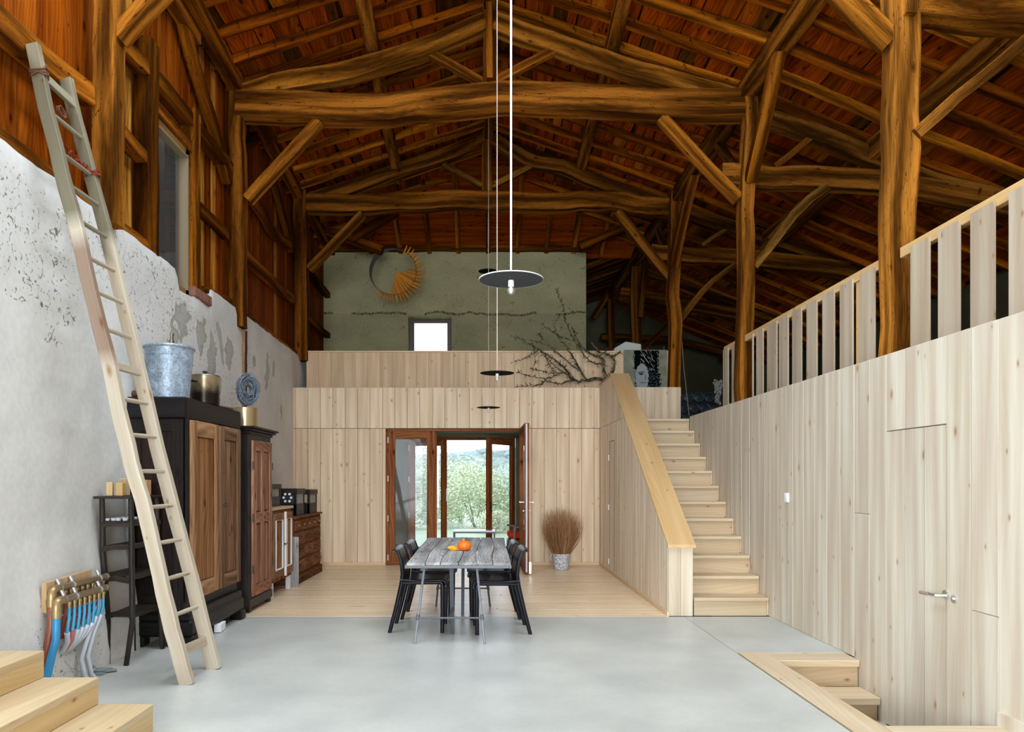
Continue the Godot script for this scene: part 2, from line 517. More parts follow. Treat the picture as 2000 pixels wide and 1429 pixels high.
func build_shell() -> void:
	var pop := L(0.72, 0.67, 0.575)
	# floor of polished concrete, with the sunken stair left open
	var b := mb(L(0.60, 0.595, 0.53))
	b.uo = Vector2.ZERO
	for r in [[-3.6, 1.885, -8.9, 7.14], [1.89, 2.75, 5.65, 7.14], [1.89, 2.75, -8.9, 3.7]]:
		var w: float = r[1] - r[0]; var l: float = r[3] - r[2]
		b.box(V(r[0] + w / 2, -0.08, r[2] + l / 2), Vector3(w, 0.16, l), 0)
	b.box(V(2.4, -0.44, 4.55), Vector3(0.72, 0.16, 2.2), 0)
	solo(b, "floor", M.concrete, Vector3.ZERO, "pale grey polished concrete floor in front of the wooden floor", "floor", "", "structure")
	# strip of wood round the stair well
	var tr := thing("trim_1", "flat pale wood border round the sunken stair in the concrete floor", "trim", V(2.0, 0, 4.7), "", "structure")
	for r in [[1.9, 2.1, 3.72, 5.645], [2.1, 2.705, 3.72, 3.95]]:
		b = mb(L(0.70, 0.60, 0.47))
		b.box(V((r[0] + r[1]) / 2, -0.055, (r[2] + r[3]) / 2), Vector3(r[1] - r[0] - 0.004, 0.122, r[3] - r[2] - 0.004), 2 if r[0] < 2.0 else 0, Basis.IDENTITY, 0.004)
		put(b, "border_board", M.spruce, tr)
	b = mb(L(0.66, 0.52, 0.38))
	b.prism([V(2.1, -0.4, 3.93), V(2.1, -0.4, 5.4), V(2.1, -0.1, 5.4), V(2.1, -0.1, 3.93)], Vector3(-0.02, 0, 0))
	put(b, "lining_board", M.spruce, tr)
	b = mb(L(0.66, 0.52, 0.38))
	b.prism([V(2.1, -0.4, 3.93), V(2.71, -0.4, 3.93), V(2.71, -0.1, 3.93), V(2.1, -0.1, 3.93)], Vector3(0, 0, 0.02))
	put(b, "lining_board", M.spruce, tr)
	# boarded floor under the mezzanine
	var fw := thing("floor_001", "honey coloured floor of narrow boards below the mezzanine", "floor", V(-0.6, 0, 9.3), "", "structure")
	b = mb(L(0.05, 0.04, 0.03))
	b.box(V(-0.6, -0.06, 10.1), Vector3(5.6, 0.06, 5.94))
	put(b, "subfloor", M.matte, fw)
	var d := 7.145
	while d < 13.0:
		var cut := rr(-2.4, 1.0)
		for s in ([[-3.3, cut], [cut + 0.003, 1.75]] if d < 11.5 else [[-2.0, 1.2]]):
			b = mb(vary(L(0.95, 0.79, 0.60), 0.07))
			b.box(V((s[0] + s[1]) / 2, -0.0155 + rr(0, 0.0008), d + 0.0485), Vector3(s[1] - s[0], 0.031, 0.0965), 0, Basis.IDENTITY, 0.003)
			put(b, "floor_board", M.floorwood, fw)
		d += 0.1
	# plaster side wall
	build_left_wall()
	# pale boarded wall on the right, with its joints where they are
	var wr := thing("wall_right", "long wall of pale upright poplar planks with a flush door", "wall", V(2.71, 0, 6.0), "", "structure")
	b = mb(L(0.12, 0.10, 0.08))
	b.box(V(2.81, 0.88, 0.6), Vector3(0.14, 2.5, 18.8))
	put(b, "wall_core", M.matte, wr)
	var js := [10.0, 9.46, 9.07, 8.56, 8.26, 7.93, 7.70, 7.28, 6.83, 6.62, 6.39, 6.17, 5.95, 5.73, 5.51, 5.29, 5.07, 4.845, 4.628, 4.406, 4.18, 3.955, 3.70]
	var dr := thing("door_1", "flush door of pale planks hidden in the right wall with a lever handle", "door", V(2.71, -0.36, 4.66), "", "structure")
	var top := 2.154
	for i in js.size() - 1:
		var d1: float = js[i]; var d0: float = js[i + 1]
		if i == 0: d1 = 9.98
		var lo := 0.0 if d0 > 5.42 or d0 < 3.95 else -0.37
		var spans := [[lo, top]]
		if i == 14: spans = [[lo, 1.06], [1.062, top]]
		if i == 20: spans = [[lo, 0.575], [0.577, top]]
		if d1 <= 5.08 and d0 > 4.3: spans = [[1.634, top]]
		for s in spans:
			b = mb(vary(pop, 0.05))
			var x := 2.71 + rr(-0.0015, 0.0015)
			b.box(V(x + 0.011, (s[0] + s[1]) / 2, (d0 + d1) / 2), Vector3(0.022, s[1] - s[0], d1 - d0 - 0.0025), 1, Basis.IDENTITY, 0.0035)
			put(b, "plank", M.poplar, wr)
		if d1 <= 5.08 and d0 > 4.1:
			b = mb(vary(pop, 0.05))
			var e0 := maxf(d0, 4.254)
			if d0 < 4.254: # the strip of wall beside the door
				var b2 := mb(vary(pop, 0.03))
				b2.prism([V(2.709, -0.37, 4.250), V(2.709, -0.37, d0 + 0.0018), V(2.709, top, d0 + 0.0018), V(2.709, top, 4.250)], Vector3(0.022, 0, 0))
				put(b2, "plank", M.poplar, wr)
			b.prism([V(2.711, -0.345, d1 - 0.0022), V(2.711, -0.345, e0 + 0.0022), V(2.711, 1.629, e0 + 0.0022), V(2.711, 1.629, d1 - 0.0022)], Vector3(0.03, 0, 0))
			put(b, "plank", M.poplar, dr)
	b = mb(vary(pop, 0.02))
	b.prism([V(2.700, 0.0, 3.70), V(2.700, 0.0, -8.8), V(2.700, top, -8.8), V(2.700, top, 3.70)], Vector3(0.022, 0, 0))
	put(b, "wall_panel", M.poplar, wr)
	b = mb(vary(pop, 0.02))
	b.prism([V(2.695, 0.0, 3.945), V(2.695, 0.0, -8.8), V(2.695, 0.08, -8.8), V(2.695, 0.08, 3.945)], Vector3(0.014, 0, 0))
	put(b, "skirting", M.poplar, wr)
	# lever handle and key rose
	var hx := 2.705
	var hp := [V(hx, 0.622, 4.40), V(hx - 0.055, 0.622, 4.40), V(hx - 0.06, 0.622, 4.43)]
	b = mb(L(0.75, 0.75, 0.74))
	b.tube([V(hx + 0.004, 0.63, 4.40), V(hx - 0.008, 0.63, 4.40)], 0.026, 20)
	b.tube(hp, 0.009, 10)
	b.tube([V(hx - 0.058, 0.622, 4.405), V(hx - 0.06, 0.622, 4.47)], 0.009, 10)
	b.tube([V(hx + 0.004, 0.615, 4.325), V(hx - 0.006, 0.615, 4.325)], 0.024, 20)
	b.tube([V(hx - 0.004, 0.615, 4.325), V(hx - 0.014, 0.615, 4.325)], 0.009, 10)
	var hd := put(b, "door_handle", M.steel, dr)
	hd.set_meta("label", "brushed metal lever with a wooden grip")
	b = mb(L(0.30, 0.22, 0.16))
	b.tube([V(hx - 0.06, 0.622, 4.47), V(hx - 0.062, 0.62, 4.555)], [0.0115, 0.0105], 10)
	var gp := put(b, "grip", M.satin, hd)
	# loft floor to the right and the landing at the stair head
	b = mb(L(0.30, 0.2, 0.12))
	b.box(V(5.15, 2.05, 5.4), Vector3(4.6, 0.16, 28.0), 2)
	b.box(V(2.49, 2.05, 10.78), Vector3(0.98, 0.16, 1.42), 2)
	solo(b, "floor_002", M.roofwood, V(5.0, 2.1, 8.2), "wooden loft floor above the right wall", "floor", "", "structure")
	# mezzanine floor over the garden room
	b = mb(L(0.5, 0.40, 0.30))
	b.box(V(-0.15, 2.655, 13.25), Vector3(6.3, 0.12, 3.46), 0)
	solo(b, "floor_003", M.poplar, V(-0.15, 2.6, 13.2), "mezzanine deck over the doorway", "floor", "", "structure")
	build_back_wall()
	build_partition()
	build_railings()
	build_outer_walls()

func build_left_wall() -> void:
	var d0 := 3.3; var d1 := 15.1
	var W := 2048; var Hh := 512
	var n1 := fnl(301, 4); var n2 := fnl(302, 2); var n3 := fnl(303, 3); var n4 := fnl(304, 2)
	var patches := [[6.95, 2.82, 0.20, 0.14, 0.0], [6.78, 2.62, 0.13, 0.12, 0.0], [7.45, 2.75, 0.14, 0.16, 0.3], [7.76, 2.55, 0.13, 0.30, 0.2], [8.06, 2.78, 0.06, 0.22, -0.5], [8.35, 2.72, 0.13, 0.17, 0.0],
		[9.35, 2.80, 0.07, 0.08, 0.0], [9.95, 2.72, 0.08, 0.22, 0.1], [10.3, 2.86, 0.05, 0.10, 0.2], [10.75, 2.25, 0.05, 0.14, 0.0], [8.02, 2.33, 0.04, 0.10, 0.0], [9.6, 2.5, 0.04, 0.05, 0.0]]
	var rough_at := [[4.2, 2.75, 0.55, 0.35], [4.75, 2.62, 0.3, 0.35], [6.6, 2.55, 0.75, 0.55], [7.6, 2.2, 0.9, 0.45], [5.6, 2.95, 0.8, 0.25], [9.1, 2.6, 0.3, 0.3], [4.8, 0.28, 0.35, 0.3]]
	var bt := PackedByteArray()
	bt.resize(W * Hh * 3)
	var span := 9.6   # metres of wall pictured, from d = 3.4
	for y in Hh:
		var hm := 3.4 * (1.0 - float(y) / Hh)
		for x in W:
			var dm := 3.4 + span * x / W
			var t := 0.90 + 0.055 * n1.get_noise_2d(dm * 1.1, hm * 1.1) + 0.025 * n2.get_noise_2d(dm * 16.0, hm * 16.0)
			var c := Color(t, t * 0.995, t * 0.975)
			var wv := n3.get_noise_2d(dm * 5.0, hm * 5.0)
			var pk := 0.0
			for p in patches:
				var dx: float = dm - p[0] - p[4] * (hm - p[1]); var dy: float = hm - p[1]
				if absf(dx) < 0.5 and absf(dy) < 0.6:
					var q := sqrt(dx * dx / (p[2] * p[2]) + dy * dy / (p[3] * p[3])) + wv * 0.75
					pk = maxf(pk, smoothstep(1.06, 0.97, q) * (0.75 + 0.5 * smoothstep(0.55, 0.98, q)))
			c = c.lerp(Color(0.70, 0.695, 0.655), minf(pk, 1.0))
			var rg := -2.0
			for p in rough_at:
				var dx: float = (dm - p[0]) / p[2]; var dy: float = (hm - p[1]) / p[3]
				rg = maxf(rg, 1.0 - (dx * dx + dy * dy) * 0.75)
			rg += wv * 0.5
			var s := n4.get_noise_2d(dm * 26.0, hm * 26.0)
			var lim := 0.56 if rg > 0.05 else 0.85
			if s > lim: c = c.lerp(Color(0.42, 0.40, 0.36), clampf((s - lim) * 9.0, 0.0, 0.95))
			var cr := absf(n3.get_noise_2d(dm * 2.3 + 40.0, hm * 3.1))
			if cr < 0.012 and rg > -0.1 and s > -0.15: c = c.lerp(Color(0.4, 0.38, 0.33), 0.8)
			var o := (y * W + x) * 3
			bt[o] = c.r8; bt[o + 1] = c.g8; bt[o + 2] = c.b8
	var tex := bytes_tex(bt, W, Hh)
	var m := mat(tex, Vector2.ONE, 0.92, 0.35)
	var b := mb(L(0.80, 0.795, 0.775))
	var nx := 180; var ny := 40
	var rows := []
	for i in nx + 1:
		var d := lerpf(d0, d1, float(i) / nx)
		var toph := 3.24 if d < 6.9 else (3.07 if d < 7.25 else (3.10 if d < 7.76 else 3.30))
		toph += 0.012 * n3.get_noise_2d(d * 3.0, 5.0)
		var col := []
		for j in ny + 1:
			var h := toph * j / ny
			var x := wx(d) + (0.10 - 0.10 * smoothstep(0.0, 1.1, h) if d < 9.0 else 0.0) - 0.035
			x += 0.012 * n1.get_noise_2d(d * 1.3, h * 1.3) + 0.004 * n2.get_noise_2d(d * 9.0, h * 9.0)
			if j == ny: x -= 0.02
			col.append(V(x, h, d))
		rows.append(col)
	var nrm := func(i, j): return (rows[i][mini(j + 1, ny)] - rows[i][maxi(j - 1, 0)]).cross(rows[maxi(i - 1, 0)][j] - rows[mini(i + 1, nx)][j]).normalized() * -1.0
	for i in nx + 1:
		for j in ny + 1:
			var p: Vector3 = rows[i][j]
			var nn: Vector3 = nrm.call(i, j)
			if nn.x < 0: nn = -nn
			b.vert(p, nn, Vector2((-p.z - 3.4) / span, 1.0 - p.y / 3.4))
	for i in nx:
		for j in ny:
			var a := i * (ny + 1) + j; var e := a + ny + 1
			b.ix.append_array([a, a + 1, e + 1, a, e + 1, e])   # clockwise from the hall: depth to the right is towards -z
	for i in nx:   # top ledge and back
		var a: Vector3 = rows[i][ny]; var e: Vector3 = rows[i + 1][ny]
		b.quad(a, e, Vector3(-3.75, e.y, e.z), Vector3(-3.75, a.y, a.z), Vector2(0.2, 0.3), Vector2(0.21, 0.3), Vector2(0.21, 0.35), Vector2(0.2, 0.35))
	b.quad(V(-3.75, 0, d0), V(-3.75, 3.2, d0), V(-3.75, 3.2, d1), V(-3.75, 0, d1))
	var wl := thing("wall_left", "rough whitewashed plaster wall with damp patches behind the cupboards", "wall", V(-2.75, 0, 6.0), "", "structure")
	put(b, "plaster", m, wl)
	b = mb(L(0.9, 0.9, 0.89))
	b.box(V(-3.2, 3.05, -2.75), Vector3(1.0, 0.4, 12.1), 2)
	b.box(V(-3.25, 0.27, -2.75), Vector3(1.0, 0.54, 12.1), 2)
	b.box(V(-3.2, 1.6, -8.2), Vector3(1.0, 3.2, 1.3), 2)
	put(b, "lintel_and_sill", M.concrete, wl)
	# old timber let into the plaster, and a bare brick on the ledge
	b = mb(L(0.34, 0.24, 0.17))
	beam(b, [V(-2.885, 1.9, 8.86), V(-2.885, 2.5, 8.88), V(-2.885, 3.08, 8.87)], 0.10, 0.06, Vector3.RIGHT, 0.16, 0.1)
	put(b, "timber_inset", M.oak, wl)
	b = mb(L(0.50, 0.33, 0.27))
	b.box(V(wx(7.5) - 0.135, 3.145, 7.5), Vector3(0.22, 0.10, 0.46), 0, Basis.IDENTITY, 0.01)
	put(b, "brick", M.stone, wl)
	# the boarded upper part
	var wu := thing("wall_upper", "upper side wall of red brown boards between old oak studs", "wall", V(-3.0, 3.2, 7.0), "", "structure")
	b = mb(L(0.05, 0.03, 0.02))
	b.prism([V(-3.42, 3.0, -8.8), V(-3.75, 3.0, 6.5), V(-3.75, 6.2, 6.5), V(-3.42, 6.2, -8.8)], Vector3(-0.05, 0, 0))
	b.prism([V(-3.42, 5.75, 6.4), V(-3.62, 5.75, 7.3), V(-3.62, 6.2, 7.3), V(-3.42, 6.2, 6.4)], Vector3(-0.05, 0, 0))
	b.prism([V(-3.2, 3.0, 7.55), V(-3.62, 3.0, 15.3), V(-3.62, 6.2, 15.3), V(-3.2, 6.2, 7.55)], Vector3(-0.05, 0, 0))
	put(b, "wall_backing", M.matte, wu)
	var pale := [6.14, 8.06, 8.28, 9.12, 9.28, 11.18]
	var d := 3.2
	while d < 15.0:
		var w := rr(0.15, 0.23)
		if d > 12.2: w = rr(0.2, 0.24)
		var is_pale := false
		for q in pale:
			if absf(q - d - w * 0.5) < 0.09:
				is_pale = true; w = minf(w, 0.16)
		var tint := L(0.38, 0.0951, 0.0068) if d < 9.2 else L(0.314, 0.0783, 0.0068)
		if rr(0, 1) < 0.25: tint = L(0.437, 0.123, 0.0107)
		if is_pale: tint = L(0.836, 0.441, 0.078)
		var spans := [[3.12, 4.62], [4.62, 6.1]] if d < 6.3 and rr(0, 1) < 0.35 else [[3.12, 6.1]]
		if d + w > 6.52 and d < 7.24: spans = [[4.54, 6.1]]
		for s in spans:
			b = mb(vary(tint, 0.16))
			var g := rr(0.003, 0.007)
			var o := -0.21 + rr(-0.006, 0.006)
			b.prism([V(wx(d) + o, s[0], d + g), V(wx(d + w) + o, s[0], d + w), V(wx(d + w) + o, s[1], d + w), V(wx(d) + o, s[1], d + g)], Vector3(-0.022, 0, 0))
			put(b, "wall_board", M.roofwood, wu)
		d += w
	# studs, rails and braces against the boards: [points (d, h)], size, tint
	var X := Vector3.RIGHT
	var lt := L(0.475, 0.17, 0.0162); var md := L(0.356, 0.123, 0.0119); var dk := L(0.202, 0.0714, 0.00756)
	for s in [["wall_rail", [[3.2, 3.82], [4.2, 3.92], [5.35, 4.05]], 0.155, 0.13, lt], ["wall_rail", [[5.7, 4.70], [6.5, 4.79], [8.2, 4.87], [8.6, 4.87]], 0.13, 0.12, md], ["wall_rail", [[5.6, 4.02], [6.35, 4.02]], 0.10, 0.11, md],
			["window_lintel", [[6.45, 4.56], [7.4, 4.56]], 0.11, 0.10, md], ["wall_brace", [[7.2, 5.72], [7.5, 5.45], [7.95, 5.2], [8.55, 4.72]], 0.14, 0.10, md], ["wall_rail", [[7.5, 4.08], [8.5, 4.08]], 0.09, 0.10, dk],
			["wall_rail", [[8.9, 4.07], [10.3, 4.10], [11.75, 4.14]], 0.12, 0.11, md], ["wall_brace", [[9.1, 4.88], [9.9, 4.90], [10.7, 4.82], [11.6, 4.94]], 0.12, 0.1, md], ["wall_brace", [[10.5, 5.7], [10.9, 5.45], [11.8, 4.95]], 0.12, 0.1, dk],
			["wall_brace", [[8.9, 5.08], [9.2, 5.4], [9.7, 5.74]], 0.12, 0.1, dk], ["wall_rail", [[12.2, 4.93], [13.5, 4.96], [15.0, 5.0]], 0.11, 0.1, dk], ["wall_rail", [[12.2, 4.08], [13.5, 4.13], [15.0, 4.2]], 0.11, 0.1, md],
			["stud", [[6.38, 3.1], [6.37, 4.0], [6.4, 5.05]], 0.21, 0.13, dk], ["stud", [[7.42, 3.05], [7.40, 4.0], [7.42, 4.95]], 0.19, 0.13, lt], ["wall_sill", [[7.7, 3.28], [8.6, 3.34]], 0.06, 0.1, dk]]:
		b = mb(vary(s[4], 0.08))
		var pts := []
		for p in s[1]: pts.append(V(wx(p[0]) - 0.125, p[1], p[0]))
		beam(b, pts, s[2], s[3], X, 0.08)
		put(b, s[0], M.oak, wu)
	b = mb(md)   # sole plate
	beam(b, [V(wx(3.0) - 0.13, 3.27, 3.0), V(wx(6.3) - 0.13, 3.27, 6.3)], 0.09, 0.12, X)
	put(b, "sole_plate", M.oak, wu)
	b = mb(md)
	beam(b, [V(wx(8.9) - 0.13, 3.32, 8.9), V(wx(15.0) - 0.13, 3.33, 15.0)], 0.07, 0.12, X)
	put(b, "sole_plate", M.oak, wu)
	for q in [[2.0, 5.5], [5.5, 8.75], [8.75, 12.1], [12.1, 15.1]]:   # wall plates
		b = mb(vary(md, 0.1))
		beam(b, [V(wx(q[0]) - 0.06, 5.90, q[0]), V(wx((q[0] + q[1]) / 2) - 0.05, 5.92, (q[0] + q[1]) / 2), V(wx(q[1]) - 0.06, 5.90, q[1])], 0.19, 0.16, X, 0.06)
		put(b, "wall_plate", M.oak, wu)
	b = mb(lt)
	beam(b, [V(wx(5.5) - 0.12, 5.72, 5.6), V(wx(7.3) - 0.12, 5.74, 7.5)], 0.14, 0.12, X, 0.06)
	put(b, "wall_plate", M.oak, wu)
	# window between the studs, looking on a boarded porch
	var wn := thing("window_1", "tall glazed opening in the upper side wall between two studs", "window", V(-2.9, 3.1, 6.85), "", "structure")
	b = mb(L(0.32, 0.185, 0.065))
	for r in [[6.5, 6.56, 3.08, 4.5], [7.2, 7.28, 3.08, 4.5], [6.5, 7.28, 4.42, 4.5], [6.5, 7.28, 3.08, 3.14]]:
		b.box(V(wx(6.9) - 0.14, (r[2] + r[3]) / 2, (r[0] + r[1]) / 2), Vector3(0.07, r[3] - r[2], r[1] - r[0]), 1)
	put(b, "window_frame", M.spruce, wn)
	b = mb(L(0.26, 0.20, 0.12))
	b.box(V(wx(6.9) - 0.12, 3.78, 7.195), Vector3(0.08, 1.30, 0.02), 1)
	b.box(V(wx(6.9) - 0.12, 4.41, 6.88), Vector3(0.08, 0.02, 0.62), 2)
	put(b, "glazing_bead", M.satin, wn)
	b = mb()
	b.flat(V(wx(6.88) - 0.14, 3.14, 6.56), V(wx(6.88) - 0.14, 3.14, 7.2), V(wx(6.88) - 0.14, 4.42, 7.2), V(wx(6.88) - 0.14, 4.42, 6.56))
	put(b, "pane", M.glass, wn)
	b = mb(L(0.30, 0.24, 0.14))
	b.box(V(-3.75, 3.9, 7.0), Vector3(0.06, 2.6, 2.6))
	b.box(V(-3.45, 2.9, 7.0), Vector3(0.8, 0.06, 2.6))
	b.box(V(-3.45, 3.9, 8.2), Vector3(0.8, 2.6, 0.06))
	b.box(V(-3.45, 3.9, 5.9), Vector3(0.8, 2.6, 0.06))
	put(b, "porch_shell", M.matte, wn)
	for i in 9:
		b = mb(vary(L(0.85, 0.72, 0.40), 0.12))
		b.prism([V(-3.5, 2.9, 6.0 + i * 0.21), V(-3.5, 2.9, 6.205 + i * 0.21), V(-3.5, 5.15, 6.205 + i * 0.21), V(-3.5, 5.15, 6.0 + i * 0.21)], Vector3(-0.02, 0, 0))
		put(b, "porch_board", M.spruce, wn)

func build_back_wall() -> void:
	var pop := L(0.90, 0.745, 0.565)
	var wb := thing("wall_back", "back wall of pale upright planks around the garden doorway", "wall", V(-0.6, 0, 11.5), "", "structure")
	var b := mb(L(0.12, 0.09, 0.06))
	for r in [[-3.3, -1.56, 0, 2.7], [0.60, 1.75, 0, 2.7], [-1.56, 0.60, 2.12, 2.7]]:
		b.box(V((r[0] + r[1]) / 2, (r[2] + r[3]) / 2, 11.56), Vector3(r[1] - r[0], r[3] - r[2], 0.07))
	put(b, "wall_core", M.matte, wb)
	var x := -3.13
	var D := 11.5
	while x < 1.745:
		var x1 := minf(x + 0.1914, 1.745)
		var o := rr(-0.001, 0.001)
		for s in [[0.0, 2.097], [2.103, 2.73]]:
			var a := x + 0.0015; var e := x1 - 0.0015
			if s[0] == 0.0:
				if a > -1.545 and e < 0.583: continue
				if a < -1.545 and e > -1.545: e = -1.547
				if a < 0.583 and e > 0.583: a = 0.585
				if e - a < 0.01: continue
			b = mb(vary(pop, 0.06))
			b.box(V((a + e) / 2, (s[0] + s[1]) / 2, D + o + 0.011), Vector3(e - a - 0.001, s[1] - s[0], 0.022), 1, Basis.IDENTITY, 0.003)
			put(b, "plank", M.poplar, wb)
		x = x1
	for k in 5:   # the boards that go on beyond the stair
		b = mb(vary(pop, 0.07))
		var a := 1.99 + k * 0.2
		b.prism([V(a + 0.0015, 2.1, D), V(a + 0.1985, 2.1, D), V(a + 0.1985, 2.735, D), V(a + 0.0015, 2.735, D)], Vector3(0, 0, -0.03))
		put(b, "plank", M.poplar, wb)
	for r in [[-3.0, -1.55], [0.60, 1.735]]:
		b = mb(L(0.86, 0.68, 0.49))
		b.box(V((r[0] + r[1]) / 2, 0.022, 11.49), Vector3(r[1] - r[0], 0.044, 0.018), 0, Basis.IDENTITY, 0.003)
		solo(b, "baseboard_back", M.spruce, V((r[0] + r[1]) / 2, 0, 11.49), "low pale baseboard along the back wall " + ("left of the doorway" if r[0] < -1 else "behind the potted grass"), "baseboard", "", "structure")
	# parapet set back above
	var pp := thing("wall_parapet", "set back parapet of knotty pale planks on the mezzanine", "wall", V(0, 2.73, 12.05), "", "structure")
	x = -2.9
	while x < 2.94:
		var x1 := minf(x + 0.197, 2.945)
		b = mb(vary(L(0.80, 0.61, 0.41), 0.08))
		b.prism([V(x + 0.0015, 2.70, 12.05), V(x1 - 0.0015, 2.70, 12.05), V(x1 - 0.0015, 3.375, 12.05), V(x + 0.0015, 3.375, 12.05)], Vector3(0, 0, -0.025))
		put(b, "plank", M.poplar, pp)
		x = x1
	b = mb(L(0.2, 0.15, 0.1))
	b.box(V(0.02, 3.03, 12.09), Vector3(5.84, 0.66, 0.025))
	put(b, "wall_core", M.matte, pp)
	b = mb(L(0.86, 0.68, 0.49))
	b.box(V(0.02, 3.375, 12.065), Vector3(5.85, 0.026, 0.07), 0, Basis.IDENTITY, 0.003)
	put(b, "capping_rail", M.spruce, pp)
	b = mb(L(0.66, 0.50, 0.34))
	b.box(V(2.925, 3.03, 12.035), Vector3(0.05, 0.69, 0.02), 1)
	put(b, "edge_strip", M.spruce, pp)
	build_doors()

func frame_box(b: MB, x0: float, x1: float, h0: float, h1: float, d: float, th: float, sl: float, sr: float, tp: float, bt: float) -> void:   # a rectangular frame facing the hall
	b.box(V(x0 + sl / 2, (h0 + h1) / 2, d), Vector3(sl, h1 - h0, th), 1, Basis.IDENTITY, 0.004)
	b.box(V(x1 - sr / 2, (h0 + h1) / 2, d), Vector3(sr, h1 - h0, th), 1, Basis.IDENTITY, 0.004)
	b.box(V((x0 + sl + x1 - sr) / 2, h1 - tp / 2, d), Vector3(x1 - x0 - sl - sr, tp, th), 0, Basis.IDENTITY, 0.004)
	if bt > 0.0: b.box(V((x0 + sl + x1 - sr) / 2, h0 + bt / 2, d), Vector3(x1 - x0 - sl - sr, bt, th), 0, Basis.IDENTITY, 0.004)

func pane(parent: Node3D, x0: float, x1: float, h0: float, h1: float, d: float) -> void:
	var b := mb()
	b.flat(V(x0, h0, d), V(x1, h0, d), V(x1, h1, d), V(x0, h1, d))
	put(b, "pane", M.glass, parent)

